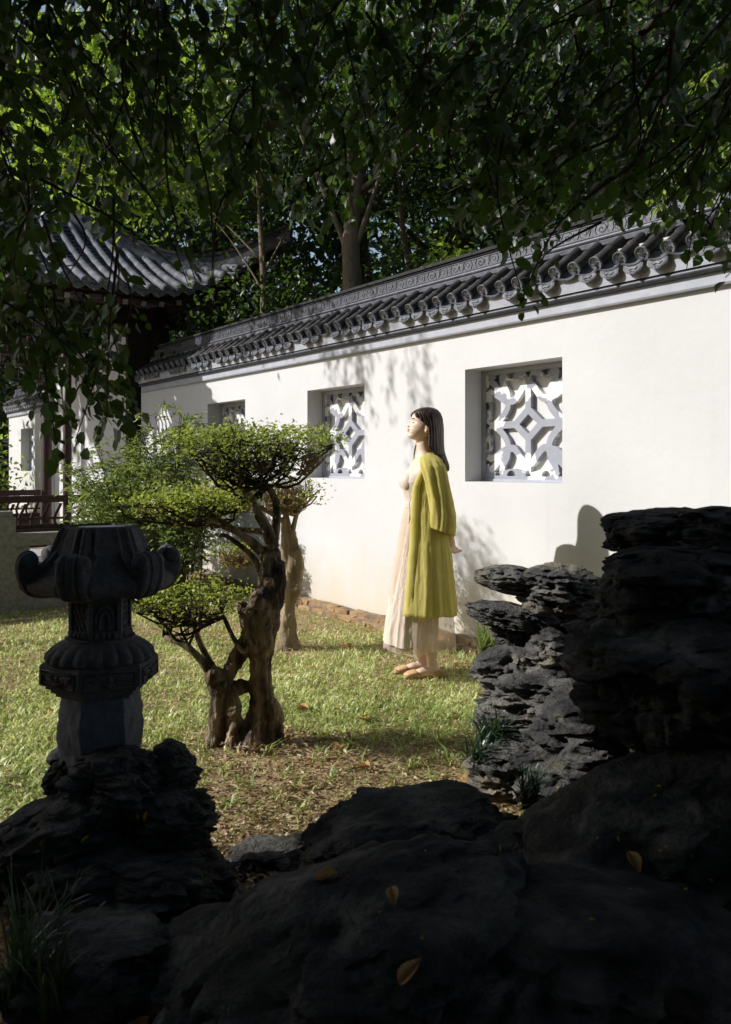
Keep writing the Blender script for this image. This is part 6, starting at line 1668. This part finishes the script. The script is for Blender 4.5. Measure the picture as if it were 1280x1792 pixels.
    # robe -------------------------------------------------------------------------
    opn = [(1.352, 1.42), (1.33, 1.30), (1.26, 1.06), (1.20, .96), (1.153, .92), (1.05, .92), (.85, .90), (.60, .88), (.385, .86)]
    edge = [(1.352, -.012), (1.30, .015), (1.26, .036), (1.20, .062), (1.153, .080), (1.05, .088), (.85, .098), (.60, .118), (.385, .138)]
    def dfront(z, fc, a0): return (np.interp(-z, [-p[0] for p in edge], [p[1] for p in edge]) - fc) / max(.15, math.cos(a0))
    robe = cloth('robe', [(1.352, -.030, .056, .062, 0), (1.338, -.030, .066, .098, .001), (1.312, -.026, .084, .150, .002), (1.27, -.020, .102, .186, .004), (1.21, -.014, .116, .182, .006), (1.13, -.012, .120, .168, .008), (1.05, -.010, .118, .162, .009), (.92, -.012, .130, .178, .014), (.75, -.016, .146, .194, .018), (.58, -.020, .160, .208, .022), (.385, -.026, .174, .222, .028)], M_linen, opn=opn, folds=7, seed=21, thick=.004, ragged=.012, phase=.3)
    # lapel bands along both front edges and hem tabs
    for sg in (1, -1):
        m = MB(); rings_ = []
        for z in np.linspace(1.348, .388, 40):
            r = [(1.352, -.030, .056, .062), (1.338, -.030, .066, .098), (1.312, -.026, .084, .150), (1.27, -.020, .102, .186), (1.21, -.014, .116, .182), (1.13, -.012, .120, .168), (1.05, -.010, .118, .162), (.92, -.012, .130, .176), (.75, -.016, .146, .190), (.58, -.020, .158, .200), (.385, -.024, .168, .208)]
            zc = [-a[0] for a in r]; fc, D, W = [np.interp(-z, zc, [a[q] for a in r]) for q in (1, 2, 3)]
            a0 = np.interp(-z, [-p[0] for p in opn], [p[1] for p in opn])
            ring = []
            for da, off in ((-.02, .003), (-.02, .010), (.10, .011), (.20, .010), (.24, .003)):
                a = a0 + da; w = .0035 * noise.noise(Vector((z * 12, sg, da * 4)))
                ring.append(Wp(fc + (dfront(z, fc, a0) + off + w) * math.cos(a), sg * (W + off + w) * math.sin(a), z))
            rings_.append(ring)
        m.loft(rings_, closed=True); sub(link('lapel', m.mesh('lapel', True), M_linen), robe)
    # sleeves
    for sg in (1, -1):
        m = MB(); rings_ = []
        prof = [(1.345, -.020, .070, .006, .006), (1.338, -.020, .085, .040, .030), (1.322, -.020, .110, .058, .044), (1.305, -.022, .135, .066, .048), (1.27, -.030, .160, .074, .060), (1.22, -.042, .178, .074, .056), (1.15, -.056, .190, .072, .052), (1.07, -.072, .194, .072, .052), (.99, -.084, .190, .074, .056), (.93, -.086, .182, .074, .060), (.885, -.084, .176, .072, .062)]
        for k in range(40):
            t = k / 39 * (len(prof) - 1); i = min(len(prof) - 2, int(t)); u = t - i
            z, f, l, D, W = [a + (b - a) * u for a, b in zip(prof[i], prof[i + 1])]
            ring = []
            for j in range(64):
                a = 2 * math.pi * j / 64
                A = .010 * min(1, max(0, k - 5) / 12)
                ca, sa = math.cos(a), math.sin(a)
                def rdg(x, y, w): return .55 - 1.9 * abs(noise.noise(Vector((x, y, w))))
                fd = A * (1.0 * rdg(ca * 1.6 + z * 1.5, sa * 1.6, z * 1.4 + sg * 5) + .35 * rdg(ca * 3.4, sa * 3.4 + z * 2, z * 2.2 + sg * 3)) + .003 * rdg(ca * 5, sa * 5, z * 14) * min(1, k / 8)
                zz_ = z + (.030 * (-math.cos(a)) * -1 * (k / 39) ** 4 * .8)
                ring.append(Wp(f + (D + fd) * math.cos(a), sg * (l + (W + fd) * math.sin(a)), zz_))
            rings_.append(ring)
        m.loft(rings_, cap=False); o = link('sleeve', m.mesh('sleeve', True), M_linen); sub(o, robe)
        s = o.modifiers.new('thickness', 'SOLIDIFY'); s.thickness = .004; s.offset = 0
    # tie cords at the waist
    m = MB()
    m.tube(curve_pts([Wp(.095, .088, 1.075), Wp(.102, .095, 1.05), Wp(.100, .10, 1.00), Wp(.106, .10, .93)], 4), .003, 5)
    for q in range(4): m.tube([Wp(.02 - q * .012, .162, 1.085 - .002 * q), Wp(.018 - q * .012, .168, 1.02)], .0016, 4)
    sub(link('tie_cord', m.mesh('tie_cord', True), M_cream), robe)
    # shoes: low-cut flats -----------------------------------------------------------
    for sg, df in ((1, -.010), (-1, .032)):
        st = [(-.104, .018, .044), (-.094, .028, .054), (-.07, .034, .048), (-.03, .036, .030), (.02, .038, .024), (.05, .0405, .026), (.07, .042, .036), (.09, .0415, .033), (.115, .036, .027), (.132, .025, .020), (.142, .010, .012)]
        m = MB(); rings_ = []
        for f, w, h in [tuple(np.interp(x, [s_[0] for s_ in st], [s_[q] for s_ in st]) for q in (0, 1, 2)) for x in np.linspace(-.104, .142, 34)]:
            ring = []
            cover = f > .058
            for j in range(15):
                a = math.pi * (1.0 + j / 14)          # underside, from one edge round to the other
                ring.append(Wp(f + df, sg * .062 + w * math.cos(a), max(0, h * (1 + math.sin(a) * 1.0) if abs(math.sin(a)) < .7 else .0) if False else h * (1 - min(1, abs(math.sin(a)) * 1.35)) ))
            if cover:
                for j in range(1, 8):
                    a = math.pi * j / 8; ring.append(Wp(f + df, sg * .062 + w * math.cos(a), h + .010 * math.sin(a)))
            else:
                for j in range(1, 8):
                    a = math.pi * j / 8; ring.append(Wp(f + df, sg * .062 + (w - .004) * math.cos(a), h - .003))
            rings_.append(ring)
        # open shell behind, closed toe
        V = [p for r in rings_ for p in r]; nn = len(rings_[0]); F = []
        for i in range(len(rings_) - 1):
            fmid = -.104 + .246 * (i + .5) / 33
            for j in range(nn):
                if j >= 14 and fmid < .058: continue
                F.append((i * nn + j, i * nn + (j + 1) % nn, (i + 1) * nn + (j + 1) % nn, (i + 1) * nn + j))
        m.add(V, F); o = part('shoe', m, M_shoe)
        s = o.modifiers.new('thickness', 'SOLIDIFY'); s.thickness = .003; s.offset = 0
woman()
